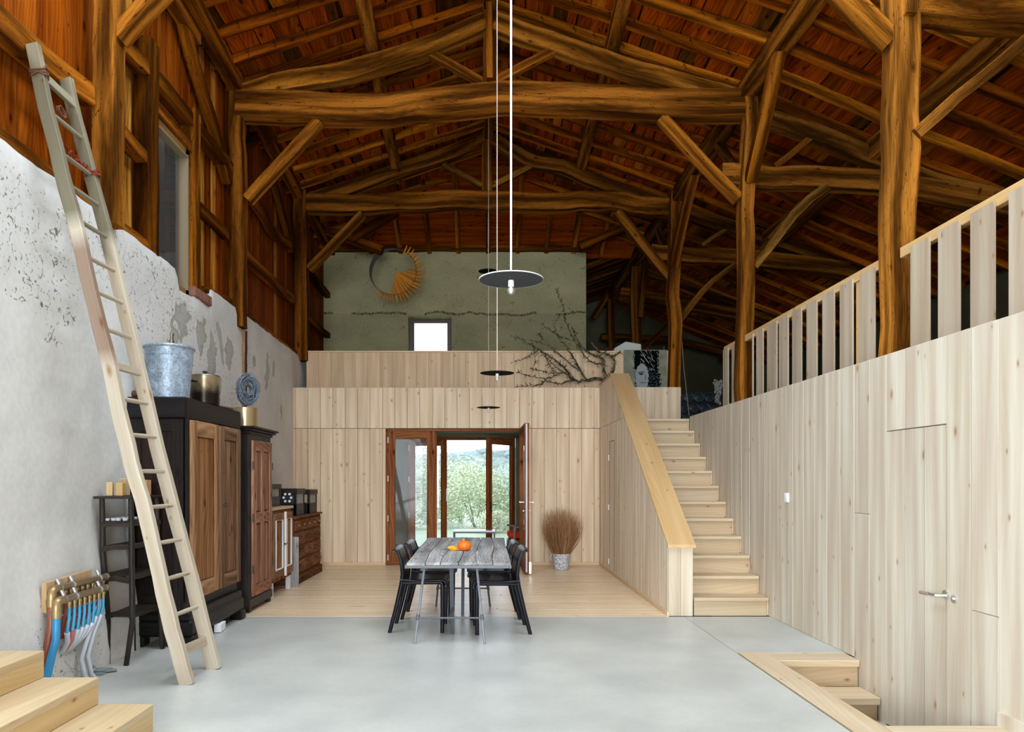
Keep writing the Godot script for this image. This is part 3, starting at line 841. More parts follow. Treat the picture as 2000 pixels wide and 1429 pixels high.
func build_doors() -> void:
	var red := L(0.42, 0.185, 0.085); var org := L(0.46, 0.175, 0.055)
	# inner pair
	var o := thing("door_2", "glazed double door of red brown wood in the back wall, right leaf open into the hall", "door", V(-0.5, 0, 11.5), "", "structure")
	var b := mb(red)
	frame_box(b, -1.548, 0.585, 0.0, 2.09, 11.52, 0.09, 0.045, 0.05, 0.035, 0.0)
	put(b, "door_frame", M.roofwood, o)
	var leaf := Node3D.new(); leaf.name = "door_leaf"; o.add_child(leaf); bases[leaf] = bases[o]
	b = mb(red)
	frame_box(b, -1.505, -0.785, 0.012, 2.055, 11.50, 0.06, 0.105, 0.13, 0.12, 0.16)
	b.box(V(-0.775, 1.03, 11.475), Vector3(0.03, 2.03, 0.03), 1)
	put(b, "leaf_frame", M.roofwood, leaf)
	pane(leaf, -1.40, -0.915, 0.172, 1.935, 11.50)
	b = mb(L(0.7, 0.7, 0.68))
	for h in [1.92, 1.33, 0.72, 0.12]:
		b = mb(L(0.7, 0.7, 0.68))
		b.tube([V(-1.51, h - 0.045, 11.463), V(-1.51, h + 0.045, 11.463)], 0.009, 8)
		put(b, "hinge", M.satin, leaf)
	for h in [1.75, 1.02]:
		b = mb(L(0.7, 0.7, 0.68))
		b.box(V(-0.757, h, 11.47), Vector3(0.012, 0.16, 0.02))
		put(b, "strike_plate", M.satin, leaf)
	# open leaf, swung towards the hall: built closed about its hinge, then turned
	var op := Node3D.new(); op.name = "door_leaf_001"; o.add_child(op)
	var hinge := V(0.535, 0, 11.47)
	op.position = hinge - bases[o]; op.rotation.y = deg_to_rad(91.0)
	bases[op] = Vector3.ZERO
	var kid := func(bb: MB, called: String, m: Material):
		var k := MeshInstance3D.new(); k.name = numbered(op, called); k.mesh = bb.mesh(); (k.mesh as ArrayMesh).surface_set_material(0, m); op.add_child(k)
	b = mb(red)
	frame_box(b, -1.20, 0.0, 0.012, 2.09, 0.0, 0.062, 0.12, 0.11, 0.12, 0.16)
	kid.call(b, "leaf_frame", M.roofwood)
	b = mb()
	b.flat(V(-1.08, 0.17, 0), V(-0.11, 0.17, 0), V(-0.11, 1.97, 0), V(-1.08, 1.97, 0))
	kid.call(b, "pane", M.glass)
	b = mb(L(0.55, 0.56, 0.57))
	b.box(Vector3(-1.204, 1.06, -0.004), Vector3(0.008, 2.04, 0.022))
	kid.call(b, "lock_strip", M.satin)
	b = mb(L(0.62, 0.62, 0.6))
	for s in [-1.0, 1.0]:
		b.tube([Vector3(-1.14, 1.0, s * 0.03), Vector3(-1.14, 1.0, s * 0.085)], 0.01, 8)
		b.tube([Vector3(-1.14, 1.0, s * 0.085), Vector3(-1.03, 1.0, s * 0.087)], 0.01, 8)
	b.tube([Vector3(-1.14, 0.88, -0.05), Vector3(-1.14, 0.88, 0.05)], 0.014, 8)
	b.box(Vector3(-1.19, 0.10, 0.045), Vector3(0.03, 0.16, 0.03))
	kid.call(b, "lever_handle", M.steel)
	# reveal of the thick wall
	var wv := thing("wall_reveal", "grey plaster reveal between the inner and the outer glazed doors", "wall", V(-0.4, 0, 12.3), "", "structure")
	for q in [[[V(-1.50, 0, 11.55), V(-1.365, 0, 13.0), V(-1.365, 2.25, 13.0), V(-1.50, 2.25, 11.55)], Vector3(-0.15, 0, 0)], [[V(1.06, 0, 13.0), V(1.06, 0, 11.55), V(1.06, 2.25, 11.55), V(1.06, 2.25, 13.0)], Vector3(0.15, 0, 0)],
			[[V(-1.5, 2.045, 11.62), V(1.06, 2.045, 11.62), V(1.06, 2.045, 13.04), V(-1.5, 2.045, 13.04)], Vector3(0, 0.3, 0)], [[V(0.52, 0, 13.05), V(1.0, 0, 13.05), V(1.0, 2.2, 13.05), V(0.52, 2.2, 13.05)], Vector3(0, 0, -0.4)],
			[[V(-3.7, 0, 13.05), V(-1.365, 0, 13.05), V(-1.365, 2.6, 13.05), V(-3.7, 2.6, 13.05)], Vector3(0, 0, -0.4)], [[V(1.0, 0, 13.05), V(2.7, 0, 13.05), V(2.7, 2.6, 13.05), V(1.0, 2.6, 13.05)], Vector3(0, 0, -0.4)],
			[[V(2.7, 0, 13.05), V(7.2, 0, 13.05), V(7.2, 1.95, 13.05), V(2.7, 1.95, 13.05)], Vector3(0, 0, -0.4)], [[V(-1.4, 2.06, 13.05), V(1.0, 2.06, 13.05), V(1.0, 2.62, 13.05), V(-1.4, 2.62, 13.05)], Vector3(0, 0, -0.4)]]:
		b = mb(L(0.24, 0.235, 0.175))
		b.prism(q[0], q[1])
		put(b, "plaster", M.backplaster, wv)
	# outer pair
	o = thing("door_3", "outer glazed double door of orange brown wood, open to the trees", "door", V(-0.4, 0, 13.0), "", "structure")
	b = mb(org)
	frame_box(b, -1.362, 0.50, 0.0, 2.045, 13.0, 0.08, 0.03, 0.035, 0.045, 0.0)
	put(b, "door_frame", M.roofwood, o)
	leaf = Node3D.new(); leaf.name = "door_leaf"; o.add_child(leaf); bases[leaf] = bases[o]
	b = mb(org)
	frame_box(b, -1.335, -0.685, 0.012, 2.0, 12.97, 0.06, 0.10, 0.105, 0.10, 0.14)
	put(b, "leaf_frame", M.roofwood, leaf)
	pane(leaf, -1.235, -0.79, 0.15, 1.9, 12.97)
	b = mb(L(0.65, 0.62, 0.58))
	for h in [1.86, 1.32, 0.7]:
		b = mb(L(0.65, 0.62, 0.58))
		b.tube([V(-1.34, h - 0.05, 12.93), V(-1.34, h + 0.05, 12.93)], 0.01, 8)
		put(b, "hinge", M.satin, leaf)
	b = mb(L(0.65, 0.62, 0.58))
	b.box(V(-0.69, 1.05, 12.935), Vector3(0.014, 0.22, 0.02))
	put(b, "strike_plate", M.satin, leaf)
	op = Node3D.new(); op.name = "door_leaf_001"; o.add_child(op)
	op.position = V(0.47, 0, 12.95) - bases[o]; op.rotation.y = deg_to_rad(58.0)
	b = mb(org)
	frame_box(b, -0.86, 0.0, 0.012, 2.0, 0.0, 0.06, 0.11, 0.10, 0.10, 0.14)
	kid = func(bb: MB, called: String, m: Material):
		var k := MeshInstance3D.new(); k.name = numbered(op, called); k.mesh = bb.mesh(); (k.mesh as ArrayMesh).surface_set_material(0, m); op.add_child(k)
	kid.call(b, "leaf_frame", M.roofwood)
	b = mb()
	b.flat(V(-0.75, 0.15, 0), V(-0.10, 0.15, 0), V(-0.10, 1.9, 0), V(-0.75, 1.9, 0))
	kid.call(b, "pane", M.glass)
	b = mb(L(0.35, 0.24, 0.14))
	for s in [-1.0, 1.0]:
		b.tube([Vector3(-0.81, 0.90, s * 0.02), Vector3(-0.81, 0.90, s * 0.07)], 0.009, 8)
		b.tube([Vector3(-0.81, 0.90, s * 0.07), Vector3(-0.71, 0.90, s * 0.072)], 0.009, 8)
	b.box(Vector3(-0.81, 0.86, 0.032), Vector3(0.03, 0.18, 0.006))
	b.tube([Vector3(-0.81, 0.80, 0.03), Vector3(-0.81, 0.80, 0.06)], 0.013, 8)
	kid.call(b, "lever_handle", M.steel)

func build_partition() -> void:
	var pop := L(0.96, 0.85, 0.70)
	var wp := thing("wall_stair", "boarded partition of narrow pale planks under the stair handrail", "wall", V(1.75, 0, 9.3), "", "structure")
	var top := func(d: float) -> float: return minf(0.665 + 0.634 * (d - 7.16), 2.76)
	var d := 7.19
	var x := 1.745
	while d < 11.49:
		var w := rr(0.085, 0.125)
		var e := minf(d + w, 11.495)
		var segs := []
		if top.call(d) < 2.1 or top.call(e) < 2.12: segs = [[0.0, 0.0, minf(top.call(d), 2.6), minf(top.call(e), 2.6)]]
		else: segs = [[0.0, 0.0, 2.098, 2.098], [2.103, 2.103, top.call(d), top.call(e)]]
		for s in segs:
			var b := mb(vary(pop, 0.05))
			var o := rr(-0.0008, 0.0008)
			b.prism([V(x + o, s[1], e - 0.001), V(x + o, s[0], d + 0.001), V(x + o, s[2], d + 0.001), V(x + o, s[3], e - 0.001)], Vector3(0.02, 0, 0))
			put(b, "plank", M.poplar, wp)
		d = e
	var c := mb(L(0.3, 0.22, 0.15))   # the core behind the boards
	c.prism([V(1.985, 0, 7.22), V(1.985, 0, 11.5), V(1.985, 2.74, 11.5), V(1.985, 2.74, 10.45)], Vector3(-0.215, 0, 0))
	c.prism([V(1.985, 0, 7.22), V(1.985, 2.74, 10.45), V(1.985, 0.65, 7.22), V(1.985, 0.3, 7.22)], Vector3(-0.215, 0, 0))
	put(c, "wall_core", M.matte, wp)
	for k in 2:
		var b := mb(vary(L(0.74, 0.66, 0.53), 0.03))
		b.box(V(1.745 + 0.0595 + k * 0.118, 0.33, 7.18), Vector3(0.116, 0.66, 0.022), 1, Basis.IDENTITY, 0.002)
		put(b, "end_board", M.poplar, wp)
	var b := mb(L(0.70, 0.49, 0.27))
	b.box(V(1.864, 0.674, 7.175), Vector3(0.25, 0.028, 0.05), 0, Basis.IDENTITY, 0.003)
	put(b, "end_strip", M.spruce, wp)
	b = mb(L(0.70, 0.50, 0.27))
	b.uo = Vector2.ZERO
	var y0 := 0.688; var y1 := 0.688 + 0.634 * 3.34
	b.prism([V(1.735, y0, 7.15), V(2.0, y0, 7.15), V(2.0, y1, 10.5), V(1.735, y1, 10.5)], Vector3(0, -0.03, 0.018))
	put(b, "handrail_cap", M.spruce, wp)
	b = mb(L(0.62, 0.42, 0.22))
	b.box(V(1.86, 2.775, 11.0), Vector3(0.24, 0.025, 1.0), 2)
	put(b, "top_capping", M.spruce, wp)
	b = mb(L(0.86, 0.68, 0.49))
	b.box(V(1.737, 0.022, 9.3), Vector3(0.018, 0.044, 4.3), 2)
	solo(b, "baseboard_right", M.spruce, V(1.737, 0, 9.3), "low pale baseboard along the partition under the stair", "baseboard", "", "structure")
	# flush cupboard door in it
	var o := thing("door_4", "narrow flush cupboard door with white hinges in the partition under the stair", "door", V(1.742, 0, 10.4), "", "structure")
	b = mb(L(0.16, 0.12, 0.09))
	for q in [[10.58, 10.588], [10.20, 10.208]]: b.prism([V(1.742, 0.05, q[0]), V(1.742, 0.05, q[1]), V(1.742, 1.85, q[1]), V(1.742, 1.85, q[0])], Vector3(0.004, 0, 0))
	b.prism([V(1.742, 1.845, 10.2), V(1.742, 1.845, 10.588), V(1.742, 1.853, 10.588), V(1.742, 1.853, 10.2)], Vector3(0.004, 0, 0))
	put(b, "door_gap", M.matte, o)
	for h in [1.62, 0.92, 0.15]:
		b = mb(L(0.8, 0.8, 0.78))
		b.box(V(1.738, h, 10.62), Vector3(0.016, 0.085, 0.03), 1, Basis.IDENTITY, 0.004)
		put(b, "hinge", M.satin, o)
	# the stair
	var st := thing("staircase", "straight flight of honey coloured wooden steps between handrail and right wall", "staircase", V(2.35, 0, 7.2), "", "structure")
	for k in 12:
		var dd := 7.155 + 0.2557 * k
		var h := 0.177 * (k + 1)
		b = mb(vary(L(0.66, 0.56, 0.42), 0.03))
		b.box(V(2.347, h - 0.016, dd + 0.145), Vector3(0.715, 0.032, 0.29), 0, Basis.IDENTITY, 0.004)
		put(b, "tread", M.spruce, st)
		b = mb(vary(L(0.60, 0.49, 0.35), 0.05))
		b.box(V(2.345, h - 0.104, dd + 0.042), Vector3(0.70, 0.146, 0.02), 0)
		put(b, "riser", M.spruce, st)
		b = mb(L(0.7, 0.54, 0.4))
		b.box(V(2.7, h - 0.1, dd + 0.028), Vector3(0.012, 0.14, 0.02), 1)
		put(b, "edge_batten", M.spruce, st)
	# sunken steps
	st = thing("staircase", "two wooden steps going down into the stair well beside the right wall", "staircase", V(2.4, -0.36, 5.3), "", "structure")
	for k in 2:
		var dd := 5.41 - 0.27 * k; var h := -0.19 * k - 0.002
		b = mb(L(0.68, 0.58, 0.44))
		b.box(V(2.404, h - 0.025, dd + 0.13), Vector3(0.604, 0.05, 0.25 if k == 0 else 0.28), 0, Basis.IDENTITY, 0.004)
		put(b, "tread", M.spruce, st)
		b = mb(L(0.62, 0.50, 0.36))
		b.box(V(2.402, h - 0.123, dd + 0.04), Vector3(0.60, 0.148, 0.02), 0)
		put(b, "riser", M.spruce, st)
	# broad box steps at the left edge
	st = thing("staircase", "three broad box steps of yellow pine at the left edge of the concrete floor", "staircase", V(-2.2, 0, 3.2), "", "structure")
	for k in 4:
		var xr := -1.732 - 0.284 * k; var h := 0.1385 * (k + 1)
		b = mb(vary(L(0.62, 0.51, 0.34), 0.03))
		b.box(V((xr - 2.79) / 2, h - 0.02, 3.07), Vector3(xr + 2.79, 0.04, 1.638), 2, Basis.IDENTITY, 0.003)
		put(b, "tread", M.spruce, st)
		b = mb(vary(L(0.66, 0.50, 0.27), 0.03))
		b.box(V(xr - 0.016, h - 0.087, 3.07), Vector3(0.03, 0.097, 1.634), 2)
		put(b, "riser", M.spruce, st)
		b = mb(vary(L(0.64, 0.50, 0.31), 0.03))
		b.box(V((xr - 2.79) / 2 - 0.02, h - 0.087, 3.87), Vector3(xr + 2.75, 0.097, 0.03), 0)
		put(b, "end_board", M.spruce, st)
	b = mb(L(0.92, 0.92, 0.92))
	b.box(V(2.704, 1.145, 6.73), Vector3(0.012, 0.085, 0.085), 1, Basis.IDENTITY, 0.004)
	var sw := solo(b, "light_switch", M.satin, V(2.704, 1.145, 6.73), "white light switch on the pale plank wall beside the stair", "switch")
	b = mb(L(0.86, 0.86, 0.86))
	b.box(V(2.695, 1.145, 6.73), Vector3(0.008, 0.06, 0.055), 1, Basis(Vector3.BACK, 0.08), 0.003)
	put(b, "rocker", M.satin, sw)

func build_railings() -> void:
	var o := thing("loft_railing", "railing of spaced upright pale planks along the loft edge above the right wall", "railing", V(2.95, 2.15, 6.4), "", "structure")
	for r in [[9.34, 8.86], [8.58, 5.64], [5.36, 1.5]]:
		var b := mb(L(0.74, 0.52, 0.27))
		b.box(V(2.990, 2.93, (r[0] + r[1]) / 2), Vector3(0.05, 0.075, r[0] - r[1]), 2, Basis.IDENTITY, 0.003)
		put(b, "top_rail", M.spruce, o)
		if r[0] - r[1] > 0.1:
			b = mb(L(0.66, 0.5, 0.34))
			b.box(V(3.03, 2.19, (r[0] + r[1]) / 2), Vector3(0.05, 0.06, r[0] - r[1]), 2)
			put(b, "bottom_rail", M.spruce, o)
	for u in [[1412, 1425], [1429, 1438], [1469, 1473], [1477, 1493], [1498, 1520], [1521, 1542], [1547, 1568], [1575, 1598], [1606, 1632], [1640, 1668], [1679, 1711], [1778, 1818], [1832, 1877], [1895, 1945], [1970, 2024]]:
		var d1: float = 4307.0 / (u[0] - 950.0); var d0: float = 4307.0 / (u[1] - 953.0 - (u[1] - u[0]) * 0.03)
		var b := mb(vary(L(0.53, 0.455, 0.355), 0.05))
		b.prism([V(2.95, 2.15, d1), V(2.95, 2.15, d0), V(2.95, 2.925, d0), V(2.95, 2.925, d1)], Vector3(0.014, 0, 0))
		put(b, "slat", M.poplar, o)
	for q in [5.97, 4.1]:
		var b := mb(L(0.72, 0.52, 0.3))
		b.box(V(3.0, 2.54, q), Vector3(0.045, 0.74, 0.10), 1)
		put(b, "baluster_post", M.spruce, o)

func build_outer_walls() -> void:
	# far gable of grey plaster with a small window
	var w := thing("wall_gable", "grey green plaster gable wall behind the mezzanine with a small square window", "wall", V(-0.5, 0, 15.0), "", "structure")
	var b := mb(L(0.66, 0.60, 0.36))
	var D := 15.0
	for r in [[-3.7, -1.572, 2.6, 5.9], [-0.70, 2.0, 2.6, 5.9], [-1.572, -0.70, 4.588, 5.9], [-1.572, -0.70, 2.6, 3.5]]:
		var gu := func(x, h): return Vector2((x + 3.7) / 5.7, (5.95 - h) / 3.35)
		b.prism([V(r[0], r[2], D + 0.002), V(r[1], r[2], D + 0.002), V(r[1], r[3], D + 0.002), V(r[0], r[3], D + 0.002)], Vector3(0, 0, -0.45))
		b.quad(V(r[0], r[2], D), V(r[1], r[2], D), V(r[1], r[3], D), V(r[0], r[3], D), gu.call(r[0], r[2]), gu.call(r[1], r[2]), gu.call(r[1], r[3]), gu.call(r[0], r[3]))
	put(b, "plaster", M.gable, w)
	b = mb(L(0.66, 0.60, 0.36))
	for i in 26:   # ragged top edge
		var x := -3.0 + i * 0.192
		b.box(V(x + 0.09, 5.9, D + 0.09), Vector3(0.2, 0.06 + rr(0, 0.06), 0.17), 0, Basis(Vector3.BACK, rr(-0.1, 0.1)), 0.02)
	put(b, "broken_edge", M.backplaster, w)
	var o := thing("window_2", "small square window with a dark frame in the gable wall", "window", V(-1.136, 3.5, 15.25), "", "structure")
	b = mb(L(0.10, 0.07, 0.055))
	frame_box(b, -1.572, -0.70, 3.5, 4.588, 15.28, 0.07, 0.10, 0.10, 0.075, 0.08)
	put(b, "window_frame", M.satin, o)
	pane(o, -1.47, -0.80, 3.58, 4.51, 15.28)
	# outer walls of the barn
	w = thing("wall_outer", "far dark plaster walls of the side aisle behind the roof posts", "wall", V(4.5, 2.2, 19.3), "", "structure")
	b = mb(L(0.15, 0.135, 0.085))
	b.prism([V(1.9, 2.0, 19.3), V(7.5, 2.0, 19.3), V(7.5, 4.3, 19.3), V(1.9, 6.6, 19.3)], Vector3(0, 0, -0.4))
	b.prism([V(1.9, 2.0, 15.4), V(1.9, 2.0, 19.6), V(1.9, 6.6, 19.6), V(1.9, 6.6, 15.4)], Vector3(-0.2, 0, 0))
	b.prism([V(7.3, 0, 19.6), V(7.3, 0, -8.9), V(7.3, 4.5, -8.9), V(7.3, 4.5, 19.6)], Vector3(0.3, 0, 0))
	put(b, "plaster", M.backplaster, w)
	# the front of the barn behind the camera, open wide
	w = thing("wall_front", "front wall of the barn around the big opening", "wall", V(0, 0, -8.6), "", "structure")
	b = mb(L(0.7, 0.69, 0.66))
	for r in [[-3.75, -2.4, 0.0, 6.2], [2.75, 7.5, 0.0, 6.2], [-2.4, 2.75, 3.6, 7.2]]:
		b.box(V((r[0] + r[1]) / 2, (r[2] + r[3]) / 2, -8.75), Vector3(r[1] - r[0], r[3] - r[2], 0.3))
	put(b, "plaster", M.backplaster, w)

# ---------------------------------------------------------------- the roof
const RAFT := [5.0, 5.45, 5.93, 6.4, 6.87, 7.36, 7.88, 8.37, 8.83, 9.3, 9.8, 10.27, 10.8, 11.3, 11.82, 12.3, 12.75]

func slope_box(b: MB, x0: float, x1: float, d0: float, d1: float, up: float, th: float, skew := 0.0) -> void:   # a slab lying on the roof slope, grain along d
	var q := [V(x0, roof_h(x0) + up, d0), V(x1, roof_h(x1) + up, d0), V(x1 + skew, roof_h(x1 + skew) + up, d1), V(x0 + skew, roof_h(x0 + skew) + up, d1)]
	b.prism([q[3], q[2], q[1], q[0]], Vector3(0, th, 0))

func board_tint(deep: float) -> Color:
	var t := rr(0, 1)
	var c := L(0.542, 0.111, 0.00565)
	if t < 0.10: c = L(0.177, 0.0697, 0.00796)
	elif t < 0.18: c = L(0.705, 0.238, 0.0177)
	elif t < 0.34: c = L(0.406, 0.103, 0.00708)
	return vary(c, 0.2)

func build_roof() -> void:
	var defs := [["ceiling", -3.5, 0.0, 6.8, 12.8, 0.168, "left slope of the roof, red brown boards on rafters above the plaster wall"],
		["ceiling_001", 0.0, 3.0, 6.8, 12.8, 0.158, "middle right slope of the roof between ridge and loft posts"],
		["ceiling_002", 3.0, 7.2, 4.9, 10.85, 0.185, "low dark roof slope over the right aisle and loft"]]
	for df in defs:
		var x0: float = df[1]; var x1: float = df[2]
		var o := thing(df[0], df[6], "roof", V((x0 + x1) / 2, roof_h((x0 + x1) / 2), 9.0), "", "structure")
		var b := mb(L(0.038, 0.0167, 0.00343))
		if x1 > 6: slope_box(b, x0, x1 + 0.3, -9.0, 19.7, 0.035, 0.08)
		else:   # a glazed skylight is left open between d = 1.6 and 6.4
			slope_box(b, x0 - (0.3 if x0 < 0 else 0.0), x1, -9.0, 1.6, 0.035, 0.08)
			slope_box(b, x0 - (0.3 if x0 < 0 else 0.0), x1, 6.4, 15.7, 0.035, 0.08)
			slope_box(b, x0 - 0.3 if x0 < 0 else 2.6, -2.6 if x0 < 0 else 3.0, 1.6, 6.4, 0.035, 0.08)
			slope_box(b, -0.6 if x0 < 0 else 0.0, 0.0 if x0 < 0 else 0.6, 1.6, 6.4, 0.035, 0.08)
		if x1 == 3.0: slope_box(b, 2.0, 3.0, 15.7, 19.7, 0.035, 0.08)
		put(b, "tile_backing", M.matte, o)
		if x1 < 6:
			var sg := -1.0 if x0 < 0 else 1.0
			var gl := mb()
			gl.flat(V(sg * 0.6, roof_h(0.6) + 0.1, 1.6), V(sg * 2.6, roof_h(2.6) + 0.1, 1.6), V(sg * 2.6, roof_h(2.6) + 0.1, 6.4), V(sg * 0.6, roof_h(0.6) + 0.1, 6.4))
			put(gl, "skylight_pane", M.glass, o)
		var rest := mb(L(0.514, 0.106, 0.00618))
		var edges := [-8.8, -7.0, -5.0, -3.0, 0.0, 1.6, 3.3] + RAFT + [13.4, 14.0, 14.6, 15.2]
		if x1 > 6: edges += [16.0, 17.0, 18.2, 19.4]
		for i in edges.size() - 1:
			var a: float = edges[i]; var e: float = edges[i + 1]
			var x := x0 + rr(0.0, 0.05)
			while x < x1 - 0.04:
				var w: float = df[5] * rr(0.78, 1.2)
				if x1 < 6 and a >= 1.55 and e <= 6.45 and absf(x + w * 0.5) > 0.55 and absf(x + w * 0.5) < 2.65:
					x += w
					continue
				var near: bool = a >= df[3] and e <= df[4]
				var gap := rr(0.005, 0.014) + (rr(0.01, 0.035) if rr(0, 1) < 0.15 else 0.0)
				if near:
					b = mb(board_tint(a))
					slope_box(b, x, minf(x + w - gap, x1), a + 0.003, e - 0.003, 0.0 + rr(0, 0.006), 0.02, rr(-0.012, 0.012))
					put(b, "roof_board", M.roofwood, o)
				else:
					rest.col = board_tint(a)
					rest.uo = Vector2(rr(0, 2), rr(0, 0.6))
					slope_box(rest, x, minf(x + w - gap, x1), a + 0.003, e - 0.003, rr(0, 0.006), 0.02)
				x += w
		stuff(put(rest, "roof_boards_beyond", M.roofwood, o))
		for d in ([-7.0, -5.0, -3.0, -1.0, 1.5, 3.0, 4.2] + RAFT + [13.4, 14.0, 14.6]) + ([15.4, 16.2, 17.0, 17.8, 18.6] if x1 > 6 else []):
			var tint := vary(L(0.488, 0.14, 0.00975), 0.18)
			if x0 < 0 and d > 9: tint = vary(L(0.571, 0.205, 0.0194), 0.15)
			if rr(0, 1) < 0.2: tint = vary(L(0.747, 0.271, 0.0212), 0.1)
			b = mb(tint)
			var pts := []
			for k in 4:
				var x := lerpf(x0 + 0.02, x1 + (0.12 if x1 == 3.0 else 0.0), k / 3.0)
				pts.append(V(x, roof_h(x) - 0.052, d + rr(-0.015, 0.015)))
			beam(b, pts, 0.095, 0.085, Vector3.BACK, 0.05, 0.3)
			put(b, "rafter", M.oak, o)
		# twists of wire left on the rafters
		var wire := mb(L(0.0217, 0.0129, 0.00367))
		for d in RAFT:
			if d < 6.8 or x1 > 6: continue
			var x := x0 + 0.3
			while x < x1 - 0.2:
				if rr(0, 1) < 0.7:
					var p := V(x, roof_h(x) - 0.055, d - 0.045)
					wire.tube([p + Vector3(0, 0.05, 0.0), p + Vector3(0.004, -0.005, 0.012), p + Vector3(-0.02, 0.0, 0.03)], 0.003, 4, false)
					wire.tube([p + Vector3(0.004, -0.005, 0.012), p + Vector3(0.02, -0.03, 0.035), p + Vector3(0.01, -0.06, 0.02)], 0.0028, 4, false)
				x += rr(0.22, 0.42)
		if wire.v.size(): stuff(put(wire, "wire_twists", M.matte, o))
	# the hipped end over the gable wall
	var o := thing("ceiling_003", "hipped end of the roof with level boards and rafters above the gable wall", "roof", V(0, 6.3, 13.8), "", "structure")
	var b := mb(L(0.038, 0.0167, 0.00343))
	b.prism([V(-3.4, 7.05, 12.6), V(3.0, 7.05, 12.6), V(3.0, 5.92, 15.2), V(-3.4, 5.92, 15.2)], Vector3(0, 0.1, 0))
	put(b, "tile_backing", M.matte, o)
	var hip := func(d: float) -> float: return 7.0 - (d - 12.6) * 0.44
	var d := 12.9
	while d < 15.1:
		var w := rr(0.13, 0.2)
		b = mb(board_tint(d))
		b.prism([V(-3.3, hip.call(d), d), V(-3.3, hip.call(d + w - 0.01), d + w - 0.01), V(3.0, hip.call(d + w - 0.01), d + w - 0.01), V(3.0, hip.call(d), d)], Vector3(0, 0.02, 0))
		var m := put(b, "roof_board", M.roofwood, o)
		d += w
	for x in [-2.3, -1.72, -1.14, -0.56, 0.03, 0.62, 1.2, 1.75, 2.3]:
		b = mb(vary(L(0.488, 0.164, 0.0159), 0.2))
		beam(b, [V(x, hip.call(12.7) - 0.05, 12.7), V(x, hip.call(15.1) - 0.05, 15.1)], 0.09, 0.09, Vector3.RIGHT, 0.05)
		put(b, "rafter", M.oak, o)
	b = mb(L(0.271, 0.0987, 0.0106))
	beam(b, [V(-3.1, 5.92, 14.9), V(0, 5.93, 14.92), V(2.1, 5.92, 14.9)], 0.1, 0.14, Vector3.BACK, 0.06)
	put(b, "wall_plate", M.oak, o)
	for q in [[[637, 450], [747, 490]], [[1132, 482], [1262, 428]], [[690, 470], [775, 412]]]:
		b = mb(L(0.231, 0.0738, 0.00708))
		beam(b, [P(q[0][0], q[0][1], 13.9), P(q[1][0], q[1][1], 13.9)], 0.16, 0.14, Vector3.BACK, 0.06)
		put(b, "hip_brace", M.oak, o)
	# small slope that falls towards the left, beyond the gable wall
	o = thing("ceiling_004", "dark underside of the small roof beyond the right end of the gable wall", "roof", V(2.5, 5.9, 17.0), "", "structure")
	b = mb(L(0.0215, 0.00958, 0.00221))
	b.prism([V(1.9, 5.72, 15.3), V(3.05, 6.12, 15.3), V(3.05, 6.12, 19.4), V(1.9, 5.72, 19.4)], Vector3(0, 0.05, 0))
	put(b, "tile_backing", M.matte, o)
	for k in 10:
		b = mb(vary(L(0.148, 0.059, 0.00796), 0.15))
		var dd := 15.35 + k * 0.42
		beam(b, [V(1.92, 5.64, dd), V(3.02, 6.03, dd)], 0.10, 0.10, Vector3.BACK, 0.05)
		put(b, "rafter", M.oak, o)

func timber(o: Node3D, called: String, pts: Array, d: float, a: float, b_: float, tint: Color, wob := 0.07) -> void:
	var b := mb(vary(tint, 0.07))
	var q := []
	for p in pts: q.append(P(p[0], p[1], d))
	beam(b, q, a, b_, Vector3.BACK, wob)
	put(b, called, M.oak, o)

